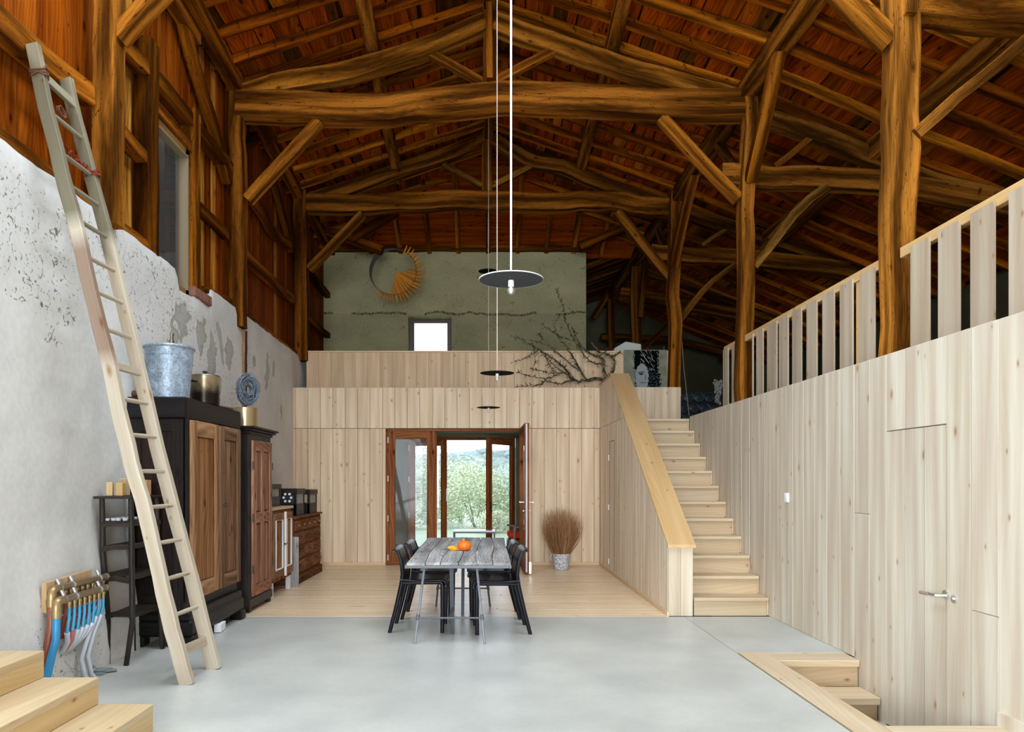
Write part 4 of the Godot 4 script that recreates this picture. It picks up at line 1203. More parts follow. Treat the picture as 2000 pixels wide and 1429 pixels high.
func build_trusses() -> void:
	var hi := L(0.493, 0.199, 0.0274); var md := L(0.347, 0.13, 0.0173); var dk := L(0.228, 0.0883, 0.0138)
	# nearest truss: only its posts and braces are in view
	var o := thing("roof_truss", "nearest pair of oak roof posts with their braces, tops cut off by the view", "roof truss", V(0, 3.2, 5.5), "oak trusses of the hall")
	timber(o, "post", [[1752, 712], [1751, 480], [1757, 300], [1758, 100], [1758, -60], [1757, -190]], 5.50, 0.185, 0.20, L(0.549, 0.236, 0.0381), 0.10)
	timber(o, "post", [[212, 440], [211, 250], [212, 60], [211, -190]], 5.49, 0.155, 0.19, L(0.457, 0.183, 0.0252), 0.07)
	timber(o, "brace", [[230, 74], [330, -32]], 5.5, 0.115, 0.13, hi)
	timber(o, "brace", [[1738, 84], [1630, -22]], 5.5, 0.135, 0.14, hi)
	timber(o, "tie_beam", [[205, -190], [960, -225], [1760, -195]], 5.5, 0.34, 0.26, md)
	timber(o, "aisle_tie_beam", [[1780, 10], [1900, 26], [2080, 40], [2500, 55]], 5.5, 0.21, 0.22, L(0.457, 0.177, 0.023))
	timber(o, "aisle_brace", [[1785, 268], [1850, 205], [1920, 148], [2010, 75]], 5.42, 0.085, 0.12, L(0.366, 0.157, 0.0274))
	timber(o, "peg_block", [[1782, -20], [1777, 28]], 5.38, 0.08, 0.05, L(0.411, 0.177, 0.0298))
	timber(o, "principal_rafter", [[212, -200], [957, -420]], 5.5, 0.2, 0.2, md)
	timber(o, "principal_rafter", [[957, -420], [1758, -200]], 5.5, 0.2, 0.2, md)
	# second truss
	o = thing("roof_truss", "second oak roof truss with a broad bowed tie beam, king post and curved rafters", "roof truss", V(0, 3.2, 8.75), "oak trusses of the hall")
	timber(o, "post", [[1456, 812], [1455, 620], [1454, 470], [1457, 330], [1463, 240], [1460, 168]], 8.72, 0.15, 0.22, L(0.476, 0.197, 0.0288), 0.12)
	timber(o, "post", [[468, 640], [466, 430], [464, 280], [462, 150]], 8.74, 0.15, 0.20, L(0.311, 0.12, 0.0184), 0.08)
	timber(o, "tie_beam", [[466, 208], [600, 213], [740, 217], [820, 208], [900, 201], [990, 193], [1100, 196], [1200, 201], [1320, 207], [1494, 206]], 8.75, 0.315, 0.25, L(0.366, 0.141, 0.0196), 0.05)
	timber(o, "principal_rafter", [[468, 188], [560, 165], [660, 147], [745, 125], [830, 96], [948, 47]], 8.75, 0.205, 0.19, L(0.53, 0.221, 0.0298), 0.07)
	timber(o, "principal_rafter", [[966, 48], [1060, 82], [1150, 113], [1240, 142], [1340, 170], [1440, 198]], 8.75, 0.205, 0.19, L(0.53, 0.221, 0.0298), 0.07)
	timber(o, "king_post", [[957, 172], [957, 60], [957, -25]], 8.77, 0.155, 0.15, md, 0.03)
	timber(o, "ridge_brace", [[956, 156], [956, 80], [955, -10]], 8.60, 0.075, 0.10, L(0.42, 0.149, 0.0184), 0.03)
	timber(o, "strut", [[838, 104], [945, 163]], 8.75, 0.09, 0.09, L(0.384, 0.138, 0.0184), 0.03)
	timber(o, "strut", [[1081, 100], [969, 158]], 8.75, 0.09, 0.09, L(0.42, 0.151, 0.0196), 0.03)
	timber(o, "brace", [[484, 391], [624, 238]], 8.72, 0.13, 0.12, L(0.476, 0.189, 0.0252), 0.03)
	timber(o, "brace", [[1441, 390], [1291, 231]], 8.72, 0.13, 0.12, L(0.439, 0.17, 0.023), 0.05)
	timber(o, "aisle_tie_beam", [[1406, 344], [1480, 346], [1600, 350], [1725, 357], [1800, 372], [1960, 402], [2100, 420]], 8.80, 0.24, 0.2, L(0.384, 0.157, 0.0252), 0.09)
	timber(o, "aisle_rafter", [[1470, 222], [1580, 258], [1700, 306], [1830, 358], [1990, 400]], 8.78, 0.19, 0.16, L(0.329, 0.145, 0.0263), 0.07)
	timber(o, "aisle_strut", [[1512, 327], [1584, 270]], 8.76, 0.075, 0.08, dk)
	timber(o, "aisle_brace", [[1470, 521], [1512, 469], [1556, 412], [1615, 366]], 8.74, 0.105, 0.1, L(0.311, 0.164, 0.0367), 0.05)
	timber(o, "aisle_brace_far", [[1500, 470], [1560, 400], [1608, 372]], 8.95, 0.07, 0.1, dk)
	for q in [[722, 122, 690, 150], [1212, 128, 1240, 152]]:
		timber(o, "purlin_cleat", [[q[0], q[1] - 6], [q[2], q[3] - 16]], 8.72, 0.10, 0.06, dk, 0.02)
	# third truss
	o = thing("roof_truss", "third oak roof truss above the mezzanine parapet, darker and more crooked", "roof truss", V(0, 3.2, 12.1), "oak trusses of the hall")
	timber(o, "post", [[1317, 768], [1317, 620], [1315, 540], [1319, 460], [1320, 372]], 11.95, 0.175, 0.22, L(0.384, 0.149, 0.0219), 0.1)
	timber(o, "post", [[590, 705], [590, 560], [588, 450], [588, 372]], 12.05, 0.20, 0.2, L(0.256, 0.0948, 0.015), 0.06)
	timber(o, "tie_beam", [[592, 402], [700, 399], [800, 395], [900, 394], [1000, 396], [1100, 396], [1200, 395], [1260, 402], [1330, 406]], 12.1, 0.265, 0.24, L(0.339, 0.13, 0.0184), 0.12)
	timber(o, "principal_rafter", [[600, 398], [720, 357], [780, 333], [850, 312], [900, 292], [945, 270]], 12.1, 0.20, 0.18, L(0.32, 0.126, 0.0184), 0.08)
	timber(o, "principal_rafter", [[962, 272], [1000, 298], [1040, 317], [1100, 328], [1150, 350], [1210, 370], [1310, 402]], 12.1, 0.19, 0.18, L(0.303, 0.12, 0.0184), 0.10)
	timber(o, "king_post", [[951, 385], [951, 300], [953, 225], [955, 180]], 12.1, 0.165, 0.16, L(0.329, 0.12, 0.0173), 0.03)
	timber(o, "strut", [[866, 320], [941, 364]], 12.1, 0.09, 0.09, L(0.329, 0.157, 0.0298), 0.02)
	timber(o, "strut", [[1037, 325], [961, 364]], 12.1, 0.09, 0.09, L(0.329, 0.157, 0.0298), 0.02)
	timber(o, "brace", [[604, 527], [650, 478], [708, 418]], 12.05, 0.13, 0.12, L(0.311, 0.126, 0.0207), 0.04)
	timber(o, "brace", [[1307, 541], [1250, 470], [1205, 414]], 12.05, 0.14, 0.12, L(0.329, 0.132, 0.0207), 0.06)
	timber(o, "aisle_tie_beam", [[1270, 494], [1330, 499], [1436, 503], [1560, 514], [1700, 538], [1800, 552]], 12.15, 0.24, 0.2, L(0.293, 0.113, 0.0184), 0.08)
	timber(o, "aisle_rafter", [[1330, 412], [1436, 446], [1560, 486], [1700, 532]], 12.15, 0.19, 0.16, dk, 0.05)
	timber(o, "aisle_strut", [[1370, 479], [1418, 449]], 12.12, 0.075, 0.08, L(0.293, 0.138, 0.0274))
	timber(o, "aisle_brace", [[1326, 628], [1380, 560], [1436, 517]], 12.1, 0.09, 0.1, L(0.274, 0.126, 0.0252), 0.04)
	# the two trusses beyond, only their posts and aisle beams show
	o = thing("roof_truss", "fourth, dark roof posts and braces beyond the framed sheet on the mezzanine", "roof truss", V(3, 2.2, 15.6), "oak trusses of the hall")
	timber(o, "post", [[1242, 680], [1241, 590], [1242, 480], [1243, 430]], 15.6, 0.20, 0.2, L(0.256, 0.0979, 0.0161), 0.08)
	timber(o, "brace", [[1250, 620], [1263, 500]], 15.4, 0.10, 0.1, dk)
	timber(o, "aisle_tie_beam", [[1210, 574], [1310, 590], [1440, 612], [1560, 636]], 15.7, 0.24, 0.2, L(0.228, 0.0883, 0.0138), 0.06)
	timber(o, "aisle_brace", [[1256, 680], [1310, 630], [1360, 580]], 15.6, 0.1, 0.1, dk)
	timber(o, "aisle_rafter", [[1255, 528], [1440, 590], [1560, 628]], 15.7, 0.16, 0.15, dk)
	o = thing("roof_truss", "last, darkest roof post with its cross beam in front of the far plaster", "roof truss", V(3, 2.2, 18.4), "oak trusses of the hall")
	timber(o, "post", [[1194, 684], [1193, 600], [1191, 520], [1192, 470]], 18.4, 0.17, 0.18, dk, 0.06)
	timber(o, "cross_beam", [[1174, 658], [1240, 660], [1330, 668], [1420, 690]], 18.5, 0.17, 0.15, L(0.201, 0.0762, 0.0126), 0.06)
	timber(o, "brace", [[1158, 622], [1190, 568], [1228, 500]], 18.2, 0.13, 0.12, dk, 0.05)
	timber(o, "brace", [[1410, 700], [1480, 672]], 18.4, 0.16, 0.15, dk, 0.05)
	# lengthwise timbers
	var long := func(called: String, label: String, pts: Array, a: float, b_: float, tint: Color, grp: String):
		var b := mb(tint)
		beam(b, pts, a, b_, Vector3.RIGHT if absf(pts[0].x - pts[1].x) < 0.6 else Vector3.UP, 0.05, 0.25)
		solo(b, called, M.oak, pts[0], label, "beam", grp)
	long.call("purlin", "purlin under the left roof slope, running back over the truss rafters", [V(-1.28, 6.42, 2.0), V(-1.30, 6.46, 6.8), V(-1.33, 6.37, 8.75), V(-1.42, 6.40, 10.5), V(-1.47, 6.36, 12.6)], 0.15, 0.15, L(0.53, 0.221, 0.0288), "lengthwise roof purlins")
	long.call("purlin", "purlin under the right roof slope between ridge and loft posts", [V(1.42, 6.42, 2.0), V(1.44, 6.45, 6.8), V(1.47, 6.38, 8.75), V(1.50, 6.40, 10.5), V(1.52, 6.36, 12.6)], 0.16, 0.15, L(0.457, 0.183, 0.0252), "lengthwise roof purlins")
	long.call("purlin", "grey brown purlin of the right aisle passing behind the nearest post", [V(4.45, 5.10, 2.0), V(4.50, 5.14, 5.5), V(4.55, 5.16, 8.75), V(4.55, 5.17, 12.2)], 0.24, 0.2, L(0.411, 0.17, 0.0252), "lengthwise roof purlins")
	long.call("ridge_beam", "ridge beam at the very top of the roof", [V(0.04, 6.86, 2.0), V(0.04, 6.86, 7.0), V(0.04, 6.86, 12.7)], 0.16, 0.14, L(0.274, 0.101, 0.0138), "")
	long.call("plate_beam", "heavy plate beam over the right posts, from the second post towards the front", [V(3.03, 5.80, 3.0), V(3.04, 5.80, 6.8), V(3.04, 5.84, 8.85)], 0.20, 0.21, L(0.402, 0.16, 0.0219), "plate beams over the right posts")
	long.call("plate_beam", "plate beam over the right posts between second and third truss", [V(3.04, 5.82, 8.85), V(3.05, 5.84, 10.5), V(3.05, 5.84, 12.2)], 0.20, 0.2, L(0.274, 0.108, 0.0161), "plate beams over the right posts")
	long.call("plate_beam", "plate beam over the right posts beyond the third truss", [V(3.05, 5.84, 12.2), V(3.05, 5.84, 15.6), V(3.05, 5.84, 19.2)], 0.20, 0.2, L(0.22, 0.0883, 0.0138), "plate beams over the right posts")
	long.call("post_brace", "straight brace rising from the second right post towards the front plate beam", [P(1466, 352, 8.6), P(1494, 230, 8.1), P(1523, 98, 7.75)], 0.12, 0.13, L(0.439, 0.157, 0.0196), "long braces of the right posts")
	long.call("post_brace", "straight brace rising from the third right post to the plate beam", [P(1316, 518, 11.85), P(1337, 420, 11.3), P(1359, 330, 10.9)], 0.12, 0.13, L(0.384, 0.132, 0.0173), "long braces of the right posts")
	long.call("post_brace", "short dark brace behind the second right post", [P(1396, 270, 10.0), P(1415, 300, 9.6), P(1434, 330, 9.2)], 0.09, 0.1, L(0.22, 0.0883, 0.0138), "long braces of the right posts")
	long.call("post_brace", "dark brace on the far side of the third right post", [P(1285, 450, 13.0), P(1300, 490, 12.5), P(1306, 530, 12.2)], 0.09, 0.1, L(0.201, 0.0819, 0.0138), "long braces of the right posts")

# ---------------------------------------------------------------- furniture and things
func build_table() -> void:
	var o := thing("dining_table", "long dining table of grey weathered planks on thin steel trestles", "table", V(-0.22, 0, 7.2))
	var xs := [-0.637, -0.497, -0.357, -0.220, -0.078, 0.058, 0.195]
	var xf := [-0.672, -0.512, -0.37, -0.215, -0.075, 0.068, 0.203]
	for i in 6:
		var b := mb(vary(L(0.56, 0.555, 0.54), 0.12))
		var n0 := 5.94 + rr(-0.008, 0.008); var f0 := 8.55
		var k := 10
		var y := 0.648 + rr(-0.002, 0.002)
		for s in k:   # slightly wavy edges
			var t0 := float(s) / k; var t1 := float(s + 1) / k
			var wl := func(t): return lerpf(xs[i], xf[i], t) + 0.004 + (0.012 * sin(t * 7.0 + i * 2.0) if i > 0 else 0.004 * sin(t * 9.0))
			var wr := func(t): return lerpf(xs[i + 1], xf[i + 1], t) - 0.004 + (0.012 * sin(t * 7.0 + (i + 1) * 2.0) if i < 5 else 0.004 * sin(t * 8.0))
			var da := lerpf(n0, f0, t0); var de := lerpf(n0, f0, t1)
			var u0 := b.uo
			b.uo = u0 + Vector2(t0 * 2.6, 0)
			b.prism([V(wr.call(t0), y, da), V(wr.call(t1), y, de), V(wl.call(t1), y, de), V(wl.call(t0), y, da)] if false else [V(wl.call(t0), y, da), V(wr.call(t0), y, da), V(wr.call(t1), y, de), V(wl.call(t1), y, de)], Vector3(0, -0.022, 0))
			b.uo = u0
		put(b, "table_plank", M.weathered, o)
	var st := L(0.085, 0.092, 0.105)
	var b := mb(st)
	for r in [[-0.225, 5.955, 0.815, 0.02], [-0.225, 8.53, 0.84, 0.02]]: b.box(V(r[0], 0.613, r[1]), Vector3(r[2], 0.026, r[3]), 0, Basis.IDENTITY, 0.003)
	for x in [-0.64, 0.19]: b.box(V(x, 0.613, 7.24), Vector3(0.02, 0.026, 2.58), 2)
	for d in [6.12, 7.55]: b.box(V(-0.22, 0.606, d), Vector3(0.8, 0.02, 0.03), 0)
	put(b, "steel_frame", M.satin, o)
	for s in [[5.95, 6.10, 6.33, -1.0], [7.70, 7.55, 7.36, 1.0]]:
		var cx := -0.292 if s[3] < 0 else -0.24
		var tr := Node3D.new(); tr.name = numbered(o, "trestle"); o.add_child(tr); bases[tr] = bases[o]
		for sx in [-1.0, 1.0]:
			b = mb(L(0.20, 0.21, 0.23) if s[3] < 0 else st)
			b.tube([V(cx + sx * 0.278, 0, s[0]), V(cx + sx * 0.213, 0.60, s[1])], 0.0105, 10)
			put(b, "leg", M.satin, tr)
		b = mb(st)
		var q := V(cx, 0, s[2]) - V(cx, 0.6, s[1]); var bs := Basis(Vector3.RIGHT, atan2(q.z, q.y) + PI)
		b.box((V(cx + 0.012, 0, s[2]) + V(cx, 0.6, s[1])) * 0.5, Vector3(0.032, q.length(), 0.012), 1, Basis(Vector3.RIGHT, atan2(s[1] - s[2], 0.6) * -1.0))
		put(b, "leg", M.satin, tr)
		b = mb(st)
		b.tube([V(cx - 0.255, 0.197, lerpf(s[0], s[1], 0.33)), V(cx + 0.255, 0.197, lerpf(s[0], s[1], 0.33))], 0.008, 8)
		b.tube([V(cx - 0.006, 0.19, lerpf(s[0], s[1], 0.33)), V(cx + 0.012, 0.235, lerpf(s[2], s[1], 0.36))], 0.010, 8)
		for sx in [-1.0, 1.0]: b.tube([V(cx + sx * 0.262, 0.18, lerpf(s[0], s[1], 0.3)), V(cx + sx * 0.254, 0.225, lerpf(s[0], s[1], 0.37))], 0.014, 8)
		put(b, "crossbar", M.satin, tr)
	# squash
	o = thing("pumpkin", "round bright orange squash with a stubby top on the grey table", "pumpkin", V(-0.204, 0.65, 6.93))
	b = mb(L(0.80, 0.17, 0.008))
	var pr := []
	for i in 15:
		var a := -PI / 2 + PI * i / 14.0
		pr.append(Vector2(0.068 * pow(cos(a), 0.75) + 0.0005, 0.046 + 0.046 * sin(a)))
	b.lathe(V(-0.204, 0.649, 6.93), pr, 40, Basis.IDENTITY, -0.035, 10)
	put(b, "flesh", M.satin, o)
	b = mb(L(0.85, 0.19, 0.01))
	b.lathe(V(-0.212, 0.733, 6.93), [Vector2(0.014, 0), Vector2(0.018, 0.008), Vector2(0.0175, 0.018), Vector2(0.012, 0.026), Vector2(0.004, 0.029), Vector2(0.0003, 0.0292)], 18)
	put(b, "stem_end", M.satin, o)
	o = thing("gourd", "small yellow warty gourd lying beside the orange squash", "gourd", V(-0.28, 0.65, 6.92))
	b = mb(L(0.85, 0.40, 0.02))
	var pts := []; var rad := []
	for i in 13:
		var t := i / 12.0
		pts.append(V(-0.362 + t * 0.09, 0.669 + 0.002 * sin(t * 5.0) + 0.006 * (1 - t), 6.94 - 0.03 * t + 0.01 * sin(t * 4.0)))
		rad.append(0.001 + 0.030 * pow(sin(PI * clampf(t * 0.86 + 0.06, 0, 1)), 0.7) * (0.5 + 0.5 * t) * (1.0 + 0.10 * sin(t * 23.0)))
	b.tube(pts, rad, 14)
	put(b, "flesh", M.satin, o)
	b = mb(L(0.16, 0.20, 0.06))
	b.tube([V(-0.358, 0.672, 6.94), V(-0.374, 0.668, 6.945)], [0.012, 0.006], 8)
	put(b, "stem_end", M.satin, o)

func build_chairs() -> void:
	# built facing +x about the middle of its seat
	var lab := "black moulded plastic chair at the near left side of the table"
	var o := thing("dining_chair", lab, "chair", Vector3.ZERO, "black chairs at the dining table")
	var blk := L(0.007, 0.0075, 0.0085)
	for s in [-1.0, 1.0]:
		var z: float = s * 0.205
		var b := mb(blk)
		b.tube([Vector3(0.165, 0, z), Vector3(0.168, 0.2, z), Vector3(0.168, 0.40, z), Vector3(0.160, 0.425, z), Vector3(0.140, 0.436, z)], [0.0165, 0.018, 0.020, 0.020, 0.018], 14)
		put(b, "leg", M.chair, o)
		b = mb(blk)
		b.tube([Vector3(-0.285, 0, z), Vector3(-0.235, 0.19, z), Vector3(-0.185, 0.40, z), Vector3(-0.172, 0.50, z * 1.02), Vector3(-0.182, 0.60, z * 1.02), Vector3(-0.215, 0.705, z * 1.0)], [0.0165, 0.018, 0.020, 0.018, 0.016, 0.012], 14)
		put(b, "leg", M.chair, o)
	var b := mb(blk)
	for s in [-1.0, 1.0]:
		b = mb(blk)
		b.tube([Vector3(-0.18, 0.425, s * 0.205), Vector3(0.0, 0.428, s * 0.208), Vector3(0.15, 0.43, s * 0.205)], 0.016, 12)
		put(b, "seat_rail", M.chair, o)
	# seat: a thin dished shell with rounded front
	b = mb(blk)
	var prof := [[-0.19, 0.448], [-0.12, 0.442], [0.0, 0.440], [0.10, 0.444], [0.155, 0.446], [0.180, 0.440], [0.192, 0.424], [0.192, 0.405]]
	shell(b, prof, 0.225, 0.020, 0.010)
	put(b, "seat", M.chair, o)
	b = mb(blk)
	prof = [[-0.168, 0.435], [-0.166, 0.50], [-0.174, 0.57], [-0.192, 0.64], [-0.215, 0.695], [-0.232, 0.718], [-0.25, 0.722], [-0.262, 0.710], [-0.258, 0.698]]
	shell(b, prof, 0.222, 0.014, 0.016)
	put(b, "backrest", M.chair, o)
	o.position = V(-0.539, 0, 6.59)
	o.rotation.y = deg_to_rad(-1.0)
	copy(o, "dining_chair", V(-0.502, 0, 7.195), deg_to_rad(-1.5), "black moulded plastic chair at the far left side of the table")
	copy(o, "dining_chair", V(0.075, 0, 6.51), PI + deg_to_rad(3.5), "black moulded plastic chair at the near right side of the table")
	copy(o, "dining_chair", V(0.022, 0, 7.19), PI + deg_to_rad(2.0), "black moulded plastic chair at the far right side of the table")

func shell(b: MB, prof: Array, hw: float, th: float, dish: float) -> void:   # a bent sheet: profile in x-y, width along z
	var nzs := 8
	var nn := []
	for i in prof.size():
		var a := Vector2(prof[maxi(i - 1, 0)][0], prof[maxi(i - 1, 0)][1]); var e := Vector2(prof[mini(i + 1, prof.size() - 1)][0], prof[mini(i + 1, prof.size() - 1)][1])
		var t := (e - a).normalized()
		nn.append(Vector3(-t.y, t.x, 0))
	for side in [1.0, -1.0]:
		var f := b.v.size()
		for i in prof.size():
			for k in nzs + 1:
				var z := hw * (2.0 * k / nzs - 1.0)
				var dd := dish * (pow(z / hw, 2.0) - 0.5)
				b.vert(Vector3(prof[i][0], prof[i][1], z) + nn[i] * (side * th * 0.5 + dd), nn[i] * side, Vector2(z, i * 0.05))
		for i in prof.size() - 1:
			for k in nzs:
				var a := f + i * (nzs + 1) + k; var e := a + nzs + 1
				if side > 0: b.ix.append_array([a, e, e + 1, a, e + 1, a + 1])
				else: b.ix.append_array([a, e + 1, e, a, a + 1, e + 1])
	for s in [0, nzs]:   # rounded rims
		var pts := []
		for i in prof.size(): pts.append(Vector3(prof[i][0], prof[i][1], hw * (2.0 * s / nzs - 1.0)) + nn[i] * dish * 0.5)
		b.tube(pts, th * 0.52, 8)
	for i in [0, prof.size() - 1]:
		var pts := []
		for k in nzs + 1:
			var z := hw * (2.0 * k / nzs - 1.0)
			pts.append(Vector3(prof[i][0], prof[i][1], z) + nn[i] * dish * (pow(z / hw, 2.0) - 0.5))
		b.tube(pts, th * 0.52, 8)

func build_lamps() -> void:
	for q in [[0.127, 3.85, 2.33, 1.55, "white cord"], [0.104, 7.24, 2.335, 1.55, ""], [0.03, 10.5, 2.32, 1.5, ""], [0.028, 12.6, 4.82, 1.5, ""]]:
		var x: float = q[0]; var d: float = q[1]; var h: float = q[2]
		var lab: String = ["pendant lamp with flat grey disc nearest the front, bulb below and white cord", "pendant lamp with flat dark disc hanging over the dining table", "small looking pendant lamp with dark disc in front of the doorway planks", "dark pendant disc hung high before the grey gable plaster"][int(d > 5) + int(d > 9) + int(d > 12)]
		var o := thing("pendant_lamp", lab, "pendant lamp", V(x, h, d), "flat disc pendant lamps along the hall")
		var b := mb(L(0.06, 0.062, 0.062) if d < 5 else L(0.012, 0.012, 0.012))
		b.lathe(V(x, h, d), [Vector2(0.0005, 0.0), Vector2(0.05, 0.0), Vector2(0.054, 0.002), Vector2(0.1635, 0.002), Vector2(0.165, 0.0035), Vector2(0.1645, 0.0055), Vector2(0.162, 0.006), Vector2(0.02, 0.0062), Vector2(0.0005, 0.0062)], 56)
		put(b, "shade", M.matte, o)
		if d < 5:
			b = mb(L(0.80, 0.80, 0.80))
			b.lathe(V(x, h + 0.0005, d), [Vector2(0.1646, 0.001), Vector2(0.1662, 0.003), Vector2(0.1656, 0.0062), Vector2(0.163, 0.0068)], 56)
			put(b, "rim", M.satin, o)
		if d < 12:
			b = mb(L(0.84, 0.83, 0.78))
			b.lathe(V(x, h - 0.033, d), [Vector2(0.0005, 0.0), Vector2(0.0135, 0.0), Vector2(0.015, 0.003), Vector2(0.015, 0.030), Vector2(0.013, 0.033)], 24)
			put(b, "lamp_holder", M.satin, o)
			b = mb()
			var pr := [Vector2(0.0003, -0.070)]
			for i in 9:
				var a := -PI / 2 + 0.25 + i * 0.26
				pr.append(Vector2(0.0215 * cos(a), -0.0485 + 0.0215 * sin(a)))
			pr.append_array([Vector2(0.0125, -0.031), Vector2(0.012, -0.026)])
			b.lathe(V(x, h - 0.004, d), pr, 24)
			put(b, "bulb", M.glass, o)
			b = mb(L(0.88, 0.86, 0.78))
			b.lathe(V(x, h, d), [Vector2(0.0005, -0.067), Vector2(0.007, -0.064), Vector2(0.008, -0.052), Vector2(0.011, -0.050), Vector2(0.011, -0.040), Vector2(0.006, -0.038), Vector2(0.006, -0.030)], 16)
			put(b, "bulb_core", M.satin, o)
		b = mb(L(0.83, 0.82, 0.80) if d < 5 else L(0.66, 0.54, 0.45))
		b.tube([V(x, h + 0.004, d), V(x, h + 0.06, d), V(x, roof_h(x) - 0.1, d)], 0.0055 if d < 5 else (0.0045 if d < 9 else 0.0035), 8)
		put(b, "cord", M.satin, o)
		b = mb(L(0.8, 0.79, 0.77))
		b.lathe(V(x, h + 0.005, d), [Vector2(0.014, 0), Vector2(0.012, 0.012), Vector2(0.007, 0.022)], 14)
		put(b, "cord_grip", M.satin, o)

func build_ladder() -> void:
	var o := thing("ladder", "long old whitish wooden ladder leaning against the plaster side wall", "ladder", V(-1.9, 0, 4.97))
	var a0 := V(-1.909, 0.0, 4.78); var a1 := V(-2.735, 3.92, 4.50)
	var b0 := V(-1.884, 0.0, 5.17); var b1 := V(-2.745, 3.93, 4.90)
	var y := (a1 - a0).normalized()
	var across := (b0 - a0).normalized()
	var nrm := y.cross(across).normalized()
	var k := 0
	for r in [[a0, a1], [b0, b1]]:
		var b := mb(L(0.62, 0.58, 0.51))
		var up: Vector3 = across
		var first := b.v.size()
		beam(b, [r[0], r[0].lerp(r[1], 0.33) + nrm * 0.008, r[0].lerp(r[1], 0.66) + nrm * 0.004, r[1]], 0.088, 0.052, up, 0.06, 0.12, 0.86)
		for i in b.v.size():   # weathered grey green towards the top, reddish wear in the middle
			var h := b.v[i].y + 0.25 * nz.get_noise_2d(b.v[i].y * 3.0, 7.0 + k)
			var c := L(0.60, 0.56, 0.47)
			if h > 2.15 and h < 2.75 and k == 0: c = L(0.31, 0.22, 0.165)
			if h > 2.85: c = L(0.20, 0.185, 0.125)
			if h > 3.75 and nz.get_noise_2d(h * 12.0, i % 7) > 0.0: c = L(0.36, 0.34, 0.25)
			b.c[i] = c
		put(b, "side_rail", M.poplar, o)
		k += 1
	var hs := [0.207, 0.437, 0.67, 0.90, 1.13, 1.36, 1.59, 1.815, 2.03, 2.25, 2.48, 2.69, 2.91, 3.117, 3.31, 3.544, 3.765]
	for i in hs.size():
		var t: float = hs[i] / 3.925
		var p := a0.lerp(a1, t); var q := b0.lerp(b1, t)
		var b := mb(L(0.52, 0.47, 0.38) if hs[i] < 2.9 else L(0.30, 0.28, 0.20))
		if i in [0, 8, 16]:
			beam(b, [p - across * 0.01, q + across * 0.02], 0.06 if i != 8 else 0.045, 0.025, nrm, 0.06)
		else:
			b.tube([p - across * 0.02, p.lerp(q, 0.25), p.lerp(q, 0.5), p.lerp(q, 0.75), q + across * 0.035], [0.012, 0.0135, 0.015, 0.0135, 0.0125], 10)
		put(b, "rung", M.poplar, o)
	# scraps of cloth and wire tied round it
	for q in [[0.957, L(0.16, 0.075, 0.04), 0], [0.845, L(0.22, 0.045, 0.025), 1]]:
		var b := mb(q[1])
		var p := a0.lerp(a1, q[0]) if q[2] == 0 else b0.lerp(b1, q[0])
		var pts := []
		for i in 30:
			var an := i * 0.75
			pts.append(p + (nrm * cos(an) * 0.053 + across * sin(an) * 0.036) + y * (0.0022 * i - 0.03 + rr(-0.012, 0.012)))
		b.tube(pts, 0.006, 5)
		if q[2] == 1:
			var w := []
			for i in 26: w.append(p - across * (0.02 + i * 0.0105) + y * (0.02 * sin(i * 1.9) + 0.018 * i / 6.0) + nrm * 0.018 * cos(i * 2.3))
			b.tube(w, 0.008, 5)
		put(b, "cloth_wrap" if q[2] else "wire_wrap", M.matte, o)
	var b := mb(L(0.2, 0.08, 0.05))
	var pc := a0.lerp(a1, 0.935).lerp(b0.lerp(b1, 0.935), 0.45)
	var cl := []
	for i in 40: cl.append(pc + across * 0.035 * cos(i * 0.8) + y * (0.035 * sin(i * 0.8) - 0.055) + nrm * (0.012 * sin(i * 2.1)))
	b.tube(cl, 0.0035, 5)
	put(b, "wire_coil", M.matte, o)

